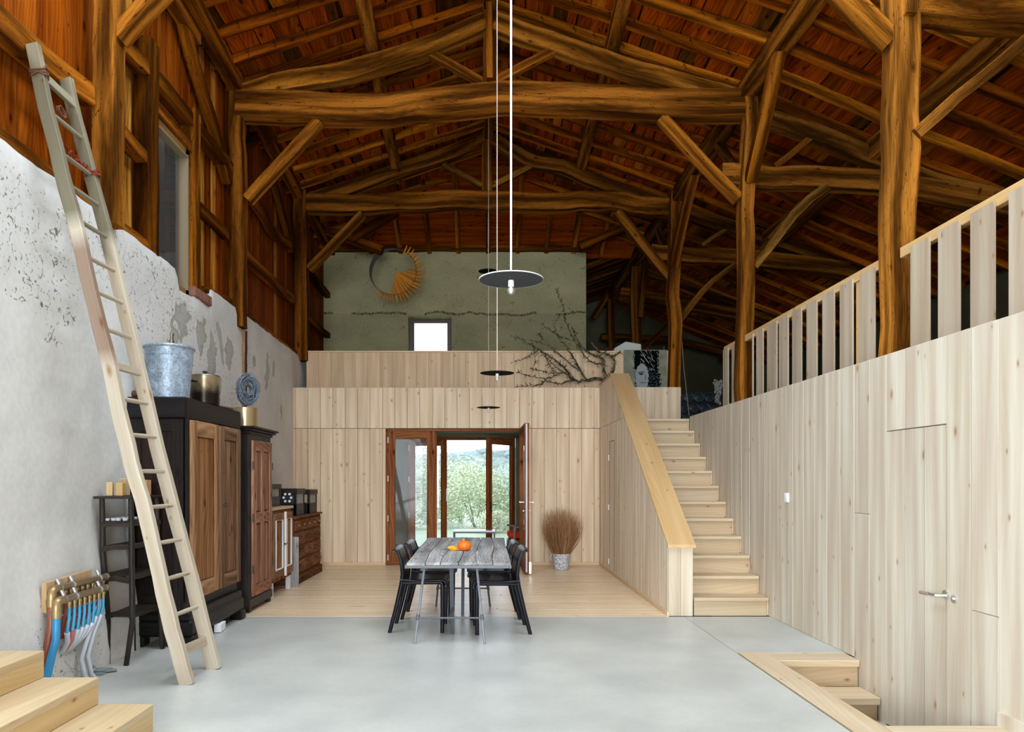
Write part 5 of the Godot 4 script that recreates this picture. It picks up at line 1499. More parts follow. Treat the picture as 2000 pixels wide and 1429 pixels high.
func panel_door(o: Node3D, called: String, x: float, d0: float, d1: float, h0: float, h1: float, tint: Color, pt: Color, rows: int, cols: int, m: Material, fr: float, turn := 0.0) -> Node3D:   # a framed door facing +x
	var n := Node3D.new()
	n.name = numbered(o, called)
	o.add_child(n)
	bases[n] = bases[o]
	var b := mb(tint)
	for s in [d0 + fr / 2, d1 - fr / 2]: b.box(V(x, (h0 + h1) / 2, s), Vector3(0.026, h1 - h0, fr), 1, Basis.IDENTITY, 0.003)
	for k in rows + 1:
		var hh := lerpf(h0 + fr * 0.6, h1 - fr * 0.6, float(k) / rows)
		b.box(V(x - 0.001, hh, (d0 + d1) / 2), Vector3(0.024, fr * 1.25, d1 - d0 - fr * 1.9), 2, Basis.IDENTITY, 0.002)
	for k in range(1, cols): b.box(V(x - 0.0005, (h0 + h1) / 2, lerpf(d0, d1, float(k) / cols)), Vector3(0.024, h1 - h0 - fr, fr * 0.9), 1, Basis.IDENTITY, 0.002)
	put(b, "frame", m, n)
	for r in rows:
		for c in cols:
			b = mb(vary(pt, 0.1))
			var a0 := lerpf(d0 + fr * 0.3, d1 - fr * 0.3, float(c) / cols); var a1 := lerpf(d0 + fr * 0.3, d1 - fr * 0.3, float(c + 1) / cols)
			var e0 := lerpf(h0 + fr * 0.5, h1 - fr * 0.5, float(r) / rows); var e1 := lerpf(h0 + fr * 0.5, h1 - fr * 0.5, float(r + 1) / rows)
			b.box(V(x - 0.009, (e0 + e1) / 2, (a0 + a1) / 2), Vector3(0.012, e1 - e0 - 0.02, a1 - a0 - 0.02), 1)
			put(b, "panel", m, n)
			b = mb(pt * 0.55)
			var i0 := a0 + fr * 0.72; var i1 := a1 - fr * 0.72; var j0 := e0 + fr * 0.78; var j1 := e1 - fr * 0.78
			b.tube([V(x - 0.001, j0, i0), V(x - 0.001, j0, i1), V(x - 0.001, j1, i1), V(x - 0.001, j1, i0), V(x - 0.001, j0, i0)], 0.007, 6)
			put(b, "moulding", m, n)
	return n

func build_cupboards() -> void:
	var blk := L(0.016, 0.0145, 0.012)
	var o := thing("wardrobe", "big black wardrobe with two worn honey brown doors behind the ladder", "wardrobe", V(-2.5, 0, 6.44))
	var b := mb(blk)
	var x0 := -2.80; var x1 := -2.335
	b.box(V((x0 + x1) / 2 - 0.01, 1.07, 6.44), Vector3(x1 - x0 - 0.02, 1.75, 1.24), 1, Basis.IDENTITY, 0.006)
	put(b, "body", M.black_paint, o)
	b = mb(blk)
	b.box(V((x0 + x1) / 2, 1.865, 6.44), Vector3(x1 - x0 + 0.015, 0.17, 1.29), 2, Basis.IDENTITY, 0.012)
	put(b, "cornice", M.black_paint, o)
	b = mb(blk * 1.1)
	b.box(V((x0 + x1) / 2 + 0.01, 0.235, 6.44), Vector3(x1 - x0 + 0.03, 0.07, 1.26), 2, Basis.IDENTITY, 0.012)
	b.box(V((x0 + x1) / 2 + 0.02, 0.145, 6.44), Vector3(x1 - x0 + 0.05, 0.13, 1.27), 2, Basis.IDENTITY, 0.02)
	put(b, "plinth", M.black_paint, o)
	for q in [[-2.73, 5.88], [-2.335, 5.88], [-2.73, 7.02], [-2.335, 7.02]]:
		b = mb(blk * 1.2)
		b.box(V(q[0], 0.045, q[1]), Vector3(0.12, 0.09, 0.13), 1, Basis.IDENTITY, 0.015)
		put(b, "foot", M.black_paint, o)
	for q in [[-2.73, 0.09], [-2.40, 0.09]]:   # framed near side
		b = mb(L(0.020, 0.014, 0.011))
		b.box(V(q[0], 1.03, 5.815), Vector3(q[1], 1.5, 0.014), 1, Basis.IDENTITY, 0.003)
		put(b, "side_stile", M.black_paint, o)
	for h in [1.73, 0.36]:
		b = mb(L(0.020, 0.014, 0.011))
		b.box(V(-2.565, h, 5.815), Vector3(0.25, 0.1, 0.014), 0, Basis.IDENTITY, 0.003)
		put(b, "side_rail", M.black_paint, o)
	b = mb(L(0.030, 0.012, 0.008))
	b.box(V(-2.565, 1.04, 5.821), Vector3(0.26, 1.35, 0.006), 1)
	put(b, "side_panel", M.black_paint, o)
	for d in [5.835, 6.46, 7.03]:
		b = mb(blk)
		b.box(V(-2.337, 1.07, d), Vector3(0.02, 1.45, 0.05 if d != 6.46 else 0.02), 1, Basis.IDENTITY, 0.004)
		put(b, "stile", M.black_paint, o)
	var dn := panel_door(o, "door", -2.319, 5.865, 6.45, 0.36, 1.775, L(0.56, 0.36, 0.20), L(0.46, 0.255, 0.125), 1, 1, M.roofwood, 0.10)
	dn = panel_door(o, "door", -2.315, 6.475, 7.005, 0.36, 1.775, L(0.37, 0.26, 0.175), L(0.34, 0.22, 0.14), 1, 1, M.roofwood, 0.095)
	b = mb(L(0.05, 0.045, 0.04))
	var kp := V(-2.297, 1.085, 6.52)
	var ring := []
	for i in 17: ring.append(kp + Vector3(0.018 + 0.012 * cos(i * TAU / 16), 0.017 * sin(i * TAU / 16), -0.02))
	b.tube(ring, 0.003, 6)
	b.tube([kp + Vector3(-0.012, 0, 0), kp + Vector3(0.01, 0, -0.015)], 0.004, 6)
	put(b, "key", M.steel, dn)
	# things on top of it
	build_pots()
	# tall narrow cupboard
	o = thing("cupboard", "tall narrow dark cupboard with pink brown panelled doors next to the wardrobe", "cupboard", V(-2.55, 0, 7.69))
	b = mb(L(0.05, 0.04, 0.038))
	b.box(V(-2.56, 0.94, 7.69), Vector3(0.46, 1.72, 0.76), 1, Basis.IDENTITY, 0.006)
	put(b, "body", M.black_paint, o)
	b = mb(L(0.045, 0.035, 0.03))
	b.box(V(-2.555, 1.775, 7.69), Vector3(0.49, 0.03, 0.80), 2, Basis.IDENTITY, 0.008)
	b.box(V(-2.545, 1.80, 7.69), Vector3(0.53, 0.022, 0.84), 2, Basis.IDENTITY, 0.006)
	b.box(V(-2.535, 1.822, 7.69), Vector3(0.56, 0.02, 0.87), 2, Basis.IDENTITY, 0.005)
	put(b, "cornice", M.black_paint, o)
	b = mb(L(0.05, 0.036, 0.03))
	b.box(V(-2.55, 0.09, 7.69), Vector3(0.48, 0.09, 0.78), 2, Basis.IDENTITY, 0.008)
	put(b, "plinth", M.black_paint, o)
	for q in [[-2.74, 7.34], [-2.35, 7.36], [-2.74, 8.03], [-2.35, 8.03]]:
		b = mb(L(0.05, 0.036, 0.03))
		b.box(V(q[0], 0.025, q[1]), Vector3(0.06, 0.05, 0.06), 1, Basis.IDENTITY, 0.01)
		put(b, "foot", M.black_paint, o)
	var c2 := panel_door(o, "door", -2.318, 7.40, 8.035, 0.15, 1.70, L(0.60, 0.36, 0.27), L(0.55, 0.32, 0.235), 2, 2, M.roofwood, 0.085)
	for h in [1.45, 0.42, 0.93]:
		for dd in [7.395, 8.045]:
			b = mb(L(0.04, 0.03, 0.025))
			b.tube([V(-2.304, h - 0.04, dd), V(-2.304, h + 0.04, dd)], 0.008, 8)
			put(b, "hinge", M.satin, c2)
	b = mb(L(0.04, 0.03, 0.025))
	b.box(V(-2.30, 0.92, 7.78), Vector3(0.016, 0.016, 0.04))
	put(b, "latch", M.satin, c2)
	# low cabinet with whitened mouldings
	o = thing("cabinet", "low brown cabinet with white painted door mouldings beside the drawer chest", "cabinet", V(-2.58, 0, 8.63))
	b = mb(L(0.40, 0.23, 0.13))
	b.box(V(-2.59, 0.56, 8.62), Vector3(0.46, 0.80, 0.82), 1, Basis.IDENTITY, 0.005)
	put(b, "body", M.roofwood, o)
	b = mb(L(0.66, 0.50, 0.34))
	b.box(V(-2.585, 0.982, 8.62), Vector3(0.50, 0.03, 0.87), 2, Basis.IDENTITY, 0.006)
	put(b, "cabinet_top", M.spruce, o)
	for q in [[-2.78, 8.25], [-2.385, 8.25], [-2.78, 9.0], [-2.385, 9.0]]:
		b = mb(L(0.72, 0.72, 0.70))
		b.box(V(q[0], 0.09, q[1]), Vector3(0.05, 0.18, 0.06), 1)
		put(b, "leg", M.matte, o)
	for q in [[8.22, 8.645], [8.67, 9.02]]:
		dn = panel_door(o, "door", -2.348, q[0], q[1], 0.21, 0.93, L(0.44, 0.27, 0.16), L(0.50, 0.30, 0.15), 1, 1, M.roofwood, 0.075)
		b = mb(L(0.70, 0.69, 0.67))
		var i0: float = q[0] + 0.07; var i1: float = q[1] - 0.07
		b.tube([V(-2.338, 0.30, i0), V(-2.338, 0.30, i1), V(-2.338, 0.85, i1), V(-2.338, 0.85, i0), V(-2.338, 0.30, i0)], 0.013, 6)
		put(b, "white_moulding", M.matte, dn)
		b = mb(L(0.08, 0.07, 0.06))
		b.tube([V(-2.336, 0.57, q[1] - 0.03 if q[0] < 8.5 else q[0] + 0.03), V(-2.310, 0.57, q[1] - 0.03 if q[0] < 8.5 else q[0] + 0.03)], [0.008, 0.012], 8)
		put(b, "knob", M.satin, dn)
	b = mb(L(0.82, 0.82, 0.80))
	b.box(V(-2.325, 0.57, 8.655), Vector3(0.02, 0.74, 0.045), 1, Basis.IDENTITY, 0.004)
	put(b, "white_strip", M.matte, o)
	# thin marbled board between cabinet and chest
	b = mb(L(0.78, 0.78, 0.77))
	b.box(V(-2.36, 0.305, 9.15), Vector3(0.12, 0.61, 0.03), 1, Basis(Vector3.RIGHT, 0.02), 0.003)
	solo(b, "marble_slab", M.weathered, V(-2.36, 0, 9.15), "thin upright white veined slab between the cabinet and the drawer chest", "slab")
	# chest of drawers
	o = thing("drawer_chest", "reddish brown chest of many drawers with cup pulls against the back wall", "chest", V(-2.6, 0, 9.96))
	var br := L(0.31, 0.15, 0.075)
	b = mb(br)
	b.box(V(-2.61, 0.43, 9.96), Vector3(0.46, 0.80, 1.47), 2, Basis.IDENTITY, 0.004)
	put(b, "body", M.roofwood, o)
	b = mb(br * 1.05)
	b.box(V(-2.60, 0.838, 9.96), Vector3(0.50, 0.024, 1.51), 2, Basis.IDENTITY, 0.005)
	put(b, "chest_top", M.roofwood, o)
	b = mb(br * 0.8)
	b.box(V(-2.60, 0.055, 9.96), Vector3(0.50, 0.11, 1.49), 2, Basis.IDENTITY, 0.006)
	put(b, "plinth", M.roofwood, o)
	for r in 4:
		var cols := 5 if r == 0 else 3
		var h1 := 0.80 if r == 0 else 0.645 - (r - 1) * 0.178
		var hh := 0.13 if r == 0 else 0.15
		for c in cols:
			var w := 1.41 / cols
			var dc := 9.255 + w * (c + 0.5)
			b = mb(vary(br * 1.15, 0.1))
			b.box(V(-2.374, h1 - hh / 2, dc), Vector3(0.022, hh, w - 0.03), 2, Basis.IDENTITY, 0.004)
			var dw := put(b, "drawer", M.roofwood, o)
			if r == 0:
				b = mb(L(0.35, 0.24, 0.14))
				b.tube([V(-2.365, h1 - hh / 2, dc), V(-2.345, h1 - hh / 2, dc)], [0.006, 0.011], 8)
				put(b, "knob", M.satin, dw)
			else:
				b = mb(L(0.045, 0.035, 0.03))
				var pts := []
				for i in 9:
					var a := PI * i / 8.0
					pts.append(V(-2.352 + 0.012 * sin(a), h1 - hh * 0.45 + 0.022 * sin(a), dc - 0.042 * cos(a)))
				b.tube(pts, 0.007, 6)
				b.box(V(-2.357, h1 - hh * 0.40, dc), Vector3(0.014, 0.022, 0.07))
				put(b, "cup_pull", M.satin, dw)
	# crates
	for q in [[-2.62, 0.997, 8.80, 0.28, 0.42, 0.26, "dark slatted wooden crate on the low cabinet"], [-2.575, 0.85, 9.75, 0.30, 0.44, 0.345, "dark wooden crate of white capped bottles, middle one above the drawer chest"], [-2.55, 0.85, 10.36, 0.30, 0.44, 0.325, "dark slatted wooden crate above the far end of the drawer chest"]]:
		var h0: float = q[1]; var hh: float = q[5]
		o = thing("crate", q[6], "crate", V(q[0], h0, q[2]), "dark wooden crates along the side wall")
		b = mb(L(0.03, 0.023, 0.016))
		b.box(V(q[0], h0 + hh * 0.22, q[2]), Vector3(q[3], hh * 0.44, q[4]), 2, Basis.IDENTITY, 0.005)
		put(b, "lower_box", M.black_paint, o)
		b = mb(L(0.036, 0.027, 0.018))
		b.box(V(q[0], h0 + hh * 0.90, q[2]), Vector3(q[3] + 0.02, hh * 0.2, q[4] + 0.02), 2, Basis.IDENTITY, 0.006)
		put(b, "top_rail", M.black_paint, o)
		for sx in [-1, 1]:
			for sd in [-1, 1]:
				b = mb(L(0.025, 0.019, 0.014))
				b.box(V(q[0] + sx * (q[3] / 2 - 0.015), h0 + hh * 0.5, q[2] + sd * (q[4] / 2 - 0.015)), Vector3(0.03, hh, 0.03), 1)
				put(b, "corner_post", M.black_paint, o)
		for i in 7:
			for f in [0, 1]:
				b = mb(L(0.36, 0.33, 0.28))
				var t := (i + 0.5) / 7.0 - 0.5
				if f == 0: b.box(V(q[0] + q[3] / 2 - 0.012, h0 + hh * 0.62, q[2] + t * (q[4] - 0.06)), Vector3(0.008, hh * 0.36, 0.026), 1)
				else: b.box(V(q[0] + t * (q[3] - 0.05), h0 + hh * 0.62, q[2] - q[4] / 2 + 0.012), Vector3(0.016, hh * 0.36, 0.008), 1)
				if f == 0 or q[2] > 10: put(b, "slat", M.matte, o)
		if q[2] > 9 and q[2] < 10:
			for i in 9:
				b = mb(L(0.8, 0.82, 0.85))
				var pc := V(q[0] - 0.08 + 0.075 * (i % 3) + 0.02 * (i % 2), h0 + hh * (0.54 + 0.13 * (i / 3)), q[2] - q[4] / 2 - 0.004)
				b.tube([pc, pc + Vector3(0, 0, 0.02)], 0.016, 10)
				put(b, "bottle_cap", M.gloss, o)
			b = mb(L(0.02, 0.02, 0.025))
			b.box(V(q[0], h0 + hh * 0.62, q[2]), Vector3(q[3] - 0.05, hh * 0.4, q[4] - 0.02))
			put(b, "dark_inside", M.satin, o)

func build_pots() -> void:
	var o := thing("galvanized_tub", "large galvanized steel tub with lid and tap standing on the black wardrobe", "tub", V(-2.535, 1.95, 6.02))
	var c := V(-2.545, 1.95, 6.0)
	var b := mb(L(0.62, 0.68, 0.74))
	b.lathe(c, [Vector2(0.001, 0.0), Vector2(0.150, 0.0), Vector2(0.154, 0.006), Vector2(0.154, 0.02), Vector2(0.152, 0.024), Vector2(0.166, 0.20), Vector2(0.178, 0.335), Vector2(0.181, 0.338), Vector2(0.182, 0.345), Vector2(0.180, 0.349), Vector2(0.186, 0.408)], 48)
	put(b, "tub_body", M.zinc, o)
	b = mb(L(0.62, 0.65, 0.68))
	b.lathe(c, [Vector2(0.188, 0.400), Vector2(0.196, 0.406), Vector2(0.198, 0.414), Vector2(0.194, 0.421), Vector2(0.184, 0.422), Vector2(0.06, 0.434), Vector2(0.001, 0.438)], 48)
	put(b, "tub_lid", M.zinc, o)
	b = mb(L(0.35, 0.30, 0.24))
	b.tube([c + Vector3(0.02, 0.43, 0), c + Vector3(0.02, 0.475, 0)], 0.019, 10)
	b.tube([c + Vector3(0.02, 0.475, 0), c + Vector3(0.02, 0.515, 0), c + Vector3(0.022, 0.53, 0)], [0.013, 0.013, 0.016], 10)
	b.tube([c + Vector3(0.0, 0.468, 0.0), c + Vector3(-0.012, 0.468, 0.012)], 0.006, 6)
	b.tube([c + Vector3(-0.10, 0.432, 0), c + Vector3(-0.06, 0.442, 0.01), c + Vector3(-0.05, 0.436, 0)], 0.006, 6)
	put(b, "tap", M.steel, o)
	b = mb(L(0.55, 0.60, 0.66))
	var pts := []
	for s in [[-0.065, 0.29], [-0.07, 0.345], [-0.06, 0.362], [0.0, 0.366], [0.035, 0.360], [0.047, 0.340], [0.045, 0.285]]:

		var rad: float = 0.152 + (s[1] / 0.41) * 0.034 + (0.018 if s[1] > 0.3 else 0.004)
		var an: float = PI / 2 + 0.25 - s[0] / rad
		pts.append(c + Vector3(cos(an) * rad, s[1] - 0.02, sin(an) * rad))
	b.tube(pts, 0.005, 8)
	put(b, "handle", M.zinc, o)
	b = mb(L(0.5, 0.55, 0.6))
	b.tube([c + Vector3(-0.02, 0.03, 0.1527), c + Vector3(-0.02, 0.2, 0.1655), c + Vector3(-0.022, 0.33, 0.1775)], 0.0022, 4)
	put(b, "seam", M.zinc, o)
	o = thing("stock_pot", "soot blackened stock pot with lid on the black wardrobe beside the tub", "pot", V(-2.455, 1.95, 6.52))
	c = V(-2.455, 1.95, 6.52)
	b = mb()
	var pr := [Vector2(0.001, 0.0), Vector2(0.112, 0.0), Vector2(0.122, 0.010)]
	for i in 12: pr.append(Vector2(0.123, 0.02 + i * 0.02))
	pr.append_array([Vector2(0.126, 0.252), Vector2(0.124, 0.255)])
	b.lathe(c, pr, 44)
	for i in b.v.size():   # soot below, brass tone above
		var h := (b.v[i].y - c.y) / 0.25
		var t := clampf((h - 0.42) * 2.6 + 0.55 * nz.get_noise_3d(b.v[i].x * 14.0, b.v[i].y * 14.0, b.v[i].z * 14.0), 0.0, 1.0)
		b.c[i] = L(0.02, 0.013, 0.01).lerp(L(0.36, 0.27, 0.16), t)
	put(b, "pot_body", plain(Color.WHITE, 0.3, 0.6), o)
	b = mb(L(0.45, 0.40, 0.34))
	b.lathe(c, [Vector2(0.126, 0.254), Vector2(0.129, 0.258), Vector2(0.124, 0.263), Vector2(0.06, 0.276), Vector2(0.012, 0.279), Vector2(0.001, 0.279)], 44)
	put(b, "pot_lid", M.steel, o)
	b = mb(L(0.015, 0.013, 0.012))
	b.lathe(c, [Vector2(0.009, 0.278), Vector2(0.008, 0.286), Vector2(0.020, 0.290), Vector2(0.021, 0.300), Vector2(0.016, 0.304), Vector2(0.001, 0.305)], 18)
	put(b, "lid_knob", M.satin, o)
	b = mb(L(0.015, 0.013, 0.012))
	var hp := []
	for i in 9:
		var a := 2.05 + 0.30 * (i / 8.0 - 0.5) * 2.0
		hp.append(c + Vector3(cos(a) * (0.124 + 0.025 * sin(PI * i / 8.0)), 0.205, sin(a) * (0.124 + 0.025 * sin(PI * i / 8.0))))
	b.tube(hp, 0.011, 8)
	put(b, "handle", M.satin, o)
	o = thing("brass_pot", "brassy cooking pot holding the wire bundle on the narrow cupboard", "pot", V(-2.46, 1.83, 7.62))
	c = V(-2.455, 1.832, 7.60)
	b = mb(L(0.55, 0.43, 0.25))
	b.lathe(c, [Vector2(0.001, 0.0), Vector2(0.118, 0.0), Vector2(0.126, 0.008), Vector2(0.128, 0.02), Vector2(0.129, 0.19), Vector2(0.134, 0.200), Vector2(0.131, 0.203), Vector2(0.125, 0.196), Vector2(0.124, 0.02), Vector2(0.001, 0.012)], 44)
	put(b, "pot_body", plain(Color.WHITE, 0.28, 0.85), o)
	b = mb(L(0.4, 0.36, 0.3))
	b.tube([c + Vector3(-0.10, 0.19, 0.08), c + Vector3(-0.16, 0.2, 0.16), c + Vector3(-0.19, 0.205, 0.21)], [0.010, 0.008, 0.006], 8)
	put(b, "handle", M.steel, o)
	# bundle of fine wire
	b = mb(L(0.16, 0.185, 0.215))
	var cc := V(-2.43, 2.225, 7.60)
	for k in 90:
		var pts2 := []
		var r0 := rr(0.045, 0.155); var ph := rr(0, TAU); var zo := rr(-0.06, 0.06) * (1.0 - absf(r0 - 0.10) * 6.0)
		for i in 15:
			var a := TAU * i / 14.0 + ph
			var w := 0.018 * nz.get_noise_2d(i * 0.9, k * 3.1)
			var p := Vector3(cos(a) * (r0 + w) * 0.72, sin(a) * (r0 + w) * 1.05, zo + rr(-0.03, 0.03)) * rr(0.9, 1.08)
			pts2.append(cc + Basis(Vector3.UP, 0.55) * p)
		b.col = vary(L(0.15, 0.175, 0.205), 0.6)
		b.tube(pts2, 0.0042, 4, false)
	stuff(solo(b, "wire_bundle", M.satin, V(-2.43, 2.03, 7.60), "tangled ring of blue grey wire standing in the brass pot", "wire"))
	b = mb(L(0.10, 0.055, 0.03))
	for q in [[-2.775, 5.87, 0.03], [-2.78, 5.93, 0.022]]:
		b.tube([V(q[0] - 0.03, 1.95 + q[2], q[1]), V(q[0], 1.952 + q[2], q[1] + 0.03), V(q[0] + 0.04, 1.95 + q[2], q[1] + 0.01)], [q[2] * 0.6, q[2], q[2] * 0.5], 8)
	solo(b, "rusty_scrap", M.matte, V(-2.68, 1.95, 5.9), "small rusty lump at the back corner of the wardrobe top", "scrap")

func build_shelf() -> void:
	var o := thing("step_shelf", "narrow black rustic shelf with five tiers between ladder and plaster wall", "shelf", V(-2.6, 0, 5.5))
	var blk := L(0.055, 0.045, 0.038)
	var legs := [[V(-2.685, 0, 5.30), V(-2.69, 0.35, 5.31), V(-2.725, 0.8, 5.31), V(-2.725, 1.17, 5.30)], [V(-2.533, 0, 5.257), V(-2.50, 0.3, 5.28), V(-2.505, 0.8, 5.28), V(-2.515, 1.17, 5.29)],
		[V(-2.504, 0, 5.776), V(-2.515, 0.35, 5.76), V(-2.53, 0.8, 5.75), V(-2.535, 1.17, 5.74)], [V(-2.70, 0, 5.72), V(-2.715, 0.35, 5.73), V(-2.725, 0.8, 5.74), V(-2.725, 1.17, 5.74)]]
	for l in legs:
		var b := mb(blk)
		b.tube(l, [0.019, 0.020, 0.022, 0.019], 8)
		put(b, "leg", M.black_paint, o)
	for h in [1.012, 0.837, 0.635, 0.349]:
		var b := mb(blk)
		b.prism([V(-2.725, h, 5.30), V(-2.515, h, 5.28), V(-2.525, h, 5.76), V(-2.725, h, 5.74)], Vector3(0, -0.016, 0))
		var sh := put(b, "shelf_board", M.black_paint, o)
		b = mb(blk)
		beam(b, [V(-2.72, h - 0.012, 5.30), V(-2.62, h - 0.004, 5.29), V(-2.51, h - 0.012, 5.28)], 0.036, 0.03, Vector3.BACK, 0.15, 0.05)
		beam(b, [V(-2.51, h - 0.012, 5.28), V(-2.512, h - 0.006, 5.5), V(-2.525, h - 0.012, 5.76)], 0.036, 0.03, Vector3.RIGHT, 0.15, 0.08)
		put(b, "edge_rail", M.black_paint, sh)
	var b := mb(blk)
	b.box(V(-2.63, 1.18, 5.51), Vector3(0.27, 0.018, 0.52), 2, Basis.IDENTITY, 0.004)
	put(b, "shelf_top", M.black_paint, o)
	var k := 0
	for q in [[-2.70, 5.36, 0.045, 0.10, L(0.66, 0.50, 0.25)], [-2.625, 5.36, 0.048, 0.095, L(0.64, 0.44, 0.19)], [-2.585, 5.66, 0.062, 0.115, L(0.52, 0.30, 0.14)], [-2.66, 5.50, 0.05, 0.125, L(0.58, 0.44, 0.28)]]:
		b = mb(q[4])
		b.box(V(q[0], 1.189 + q[3] / 2, q[1]), Vector3(q[2], q[3], q[2] * 1.1), 1, Basis(Vector3.UP, 0.3 - 0.2 * k), 0.004)
		solo(b, "wood_block", M.spruce, V(q[0], 1.189, q[1]), ["pale yellow wood block at the left end of the black shelf top", "yellow wood block in front on the black shelf top", "brown orange wood block at the right on the black shelf top", "taller greyish wood block at the back of the black shelf top"][k], "block", "wood blocks on the black shelf")
		k += 1
	var first: Node3D = null
	for i in 16:
		var p := V(-2.705 + 0.042 * (i % 4) + rr(-0.004, 0.004), 1.013, 5.335 + 0.075 * (i / 4) + rr(-0.006, 0.006))
		if first == null:
			first = thing("tealight", "white tea light on the black shelf, leftmost in the first row", "candle", p, "tea lights on the black shelf")
			b = mb(L(0.75, 0.76, 0.78))
			b.lathe(p, [Vector2(0.001, 0), Vector2(0.017, 0), Vector2(0.019, 0.017), Vector2(0.018, 0.017), Vector2(0.017, 0.014)], 14)
			put(b, "cup", M.satin, first)
			b = mb(L(0.88, 0.88, 0.86))
			b.lathe(p, [Vector2(0.0175, 0.012), Vector2(0.016, 0.015), Vector2(0.001, 0.0155)], 14)
			put(b, "wax", M.satin, first)
		else: copy(first, "tealight", p, 0.0, "white tea light on the black shelf, %s in the %s row" % [["leftmost", "second from left", "third from left", "rightmost"][i % 4], ["first", "second", "third", "last"][i / 4]])

func build_manifold() -> void:
	var o := thing("heating_manifold", "brass heating manifold with red and blue hoses on the plaster wall", "manifold", V(-2.68, 0.6, 4.85))
	var b := mb(L(0.62, 0.46, 0.29))
	b.prism([V(-2.66, 0.50, 4.52), V(-2.665, 0.50, 5.05), V(-2.665, 0.70, 5.05), V(-2.66, 0.68, 4.52)], Vector3(-0.03, 0, 0))
	put(b, "backing_board", M.spruce, o)
	var br := L(0.40, 0.29, 0.14)
	for q in [[-2.635, 0.635, 4.565, 5.17], [-2.585, 0.572, 4.53, 5.07]]:
		b = mb(L(0.36, 0.26, 0.16))
		b.tube([V(q[0], q[1], q[2]), V(q[0], q[1], q[3])], 0.021, 16)
		b.tube([V(q[0], q[1], q[3]), V(q[0], q[1], q[3] + 0.02)], 0.024, 12)
		put(b, "pipe", M.brass, o)
		b = mb(br)
		b.tube([V(q[0], q[1], q[2] + 0.04), V(q[0], q[1], q[2] - 0.01), V(q[0], q[1] - 0.01, q[2] - 0.03), V(q[0], q[1] - 0.04, q[2] - 0.035), V(q[0], q[1] - 0.075, q[2] - 0.035)], [0.026, 0.027, 0.026, 0.026, 0.026], 14)
		b.tube([V(q[0], q[1] - 0.055, q[2] - 0.035), V(q[0], q[1] - 0.10, q[2] - 0.035)], [0.032, 0.030], 6)
		put(b, "elbow", M.brass, o)
		for t in [0.08, 0.32, 0.86]:
			var d := lerpf(q[2], q[3], t)
			b = mb(L(0.5, 0.5, 0.5))
			b.tube([V(q[0], q[1], d - 0.006), V(q[0], q[1], d + 0.006)], 0.026, 14)
			b.tube([V(q[0], q[1] + 0.024, d), V(q[0] - 0.015, q[1] + 0.055, d)], 0.012, 8)
			put(b, "clamp", M.brass, o)
	for k in 8:
		var t := 0.13 + k * 0.115
		var d := lerpf(4.60, 5.17, t)
		b = mb(br)
		b.tube([V(-2.635, 0.615, d), V(-2.635, 0.605, d), V(-2.635, 0.59, d), V(-2.635, 0.575, d)], [0.013, 0.017, 0.011, 0.013], 8)
		put(b, "outlet", M.brass, o)
		b = mb(L(0.40, 0.07, 0.03))
		var dx := lerpf(4.63, 4.72, k / 7.0)
		b.tube([V(-2.635, 0.578, d), V(-2.635, 0.52, d), V(-2.637, 0.44, lerpf(d, dx, 0.3)), V(-2.64, 0.36, lerpf(d, dx, 0.75)), V(-2.70, 0.26, dx)], 0.0085, 8)
		put(b, "red_hose", M.satin, o)
		d = lerpf(4.56, 5.07, t + 0.01)
		b = mb(br)
		b.tube([V(-2.585, 0.552, d), V(-2.585, 0.54, d), V(-2.585, 0.525, d), V(-2.585, 0.508, d)], [0.013, 0.017, 0.011, 0.013], 8)
		put(b, "outlet", M.brass, o)
		b = mb(L(0.045, 0.36, 0.60))
		var low := k >= 6
		var q1 := V(-2.587, 0.36 if not low else 0.40, d - (0.02 if not low else 0.03))
		b.tube([V(-2.585, 0.51, d), V(-2.585, 0.45, d - 0.002), q1], 0.0105, 8)
		put(b, "blue_hose", M.satin, o)
		b = mb(L(0.60, 0.66, 0.72) if k != 1 else L(0.62, 0.16, 0.15))
		if low: b.tube([q1, V(-2.60, 0.30, d - 0.09), V(-2.615, 0.15, d - 0.16 + 0.02 * (k - 6)), V(-2.60, 0.03, d - 0.145 + 0.02 * (k - 6)), V(-2.575, -0.03, d - 0.09)], 0.0155, 8)
		else: b.tube([q1, V(-2.60, 0.30, lerpf(d, 4.72, 0.35) - 0.02), V(-2.64, 0.24, lerpf(d, 4.68, 0.7)), V(-2.72, 0.20, 4.66 + 0.008 * k)], 0.0165, 8)
		put(b, "sheath", M.satin, o)
	for q in [[-2.635, 0.54, 4.53, L(0.34, 0.095, 0.045)], [-2.585, 0.475, 4.495, L(0.03, 0.26, 0.50)]]:
		b = mb(q[3])
		b.tube([V(q[0], q[1], q[2]), V(q[0], q[1] - 0.13, q[2] - 0.005), V(q[0] - 0.01, 0.25, q[2] - 0.035), V(q[0] - 0.02, 0.05, q[2] - 0.10)], 0.023, 12)
		put(b, "main_hose", M.satin, o)
	b = mb(L(0.66, 0.68, 0.68))
	b.tube([V(-2.70, 0.47, 4.58), V(-2.65, 0.47, 4.60)], 0.006, 6)
	b.lathe(V(-2.70, 0.465, 4.55), [Vector2(0.004, -0.02), Vector2(0.022, 0.0), Vector2(0.024, 0.006), Vector2(0.001, 0.008)], 12, Basis(Vector3.RIGHT, -1.2))
	b.tube([V(-2.635, 0.465, 4.60), V(-2.635, 0.475, 4.60)], 0.027, 12)
	put(b, "pipe_clip", M.brass, o)
	b = mb(L(0.20, 0.28, 0.28))
	for i in 5: b.box(V(-2.60 + rr(-0.05, 0.05), 0.004 + i * 0.002, 5.10 + rr(-0.06, 0.06)), Vector3(rr(0.04, 0.09), 0.003, rr(0.06, 0.12)), 0, Basis(Vector3.UP, rr(-0.6, 0.6)))
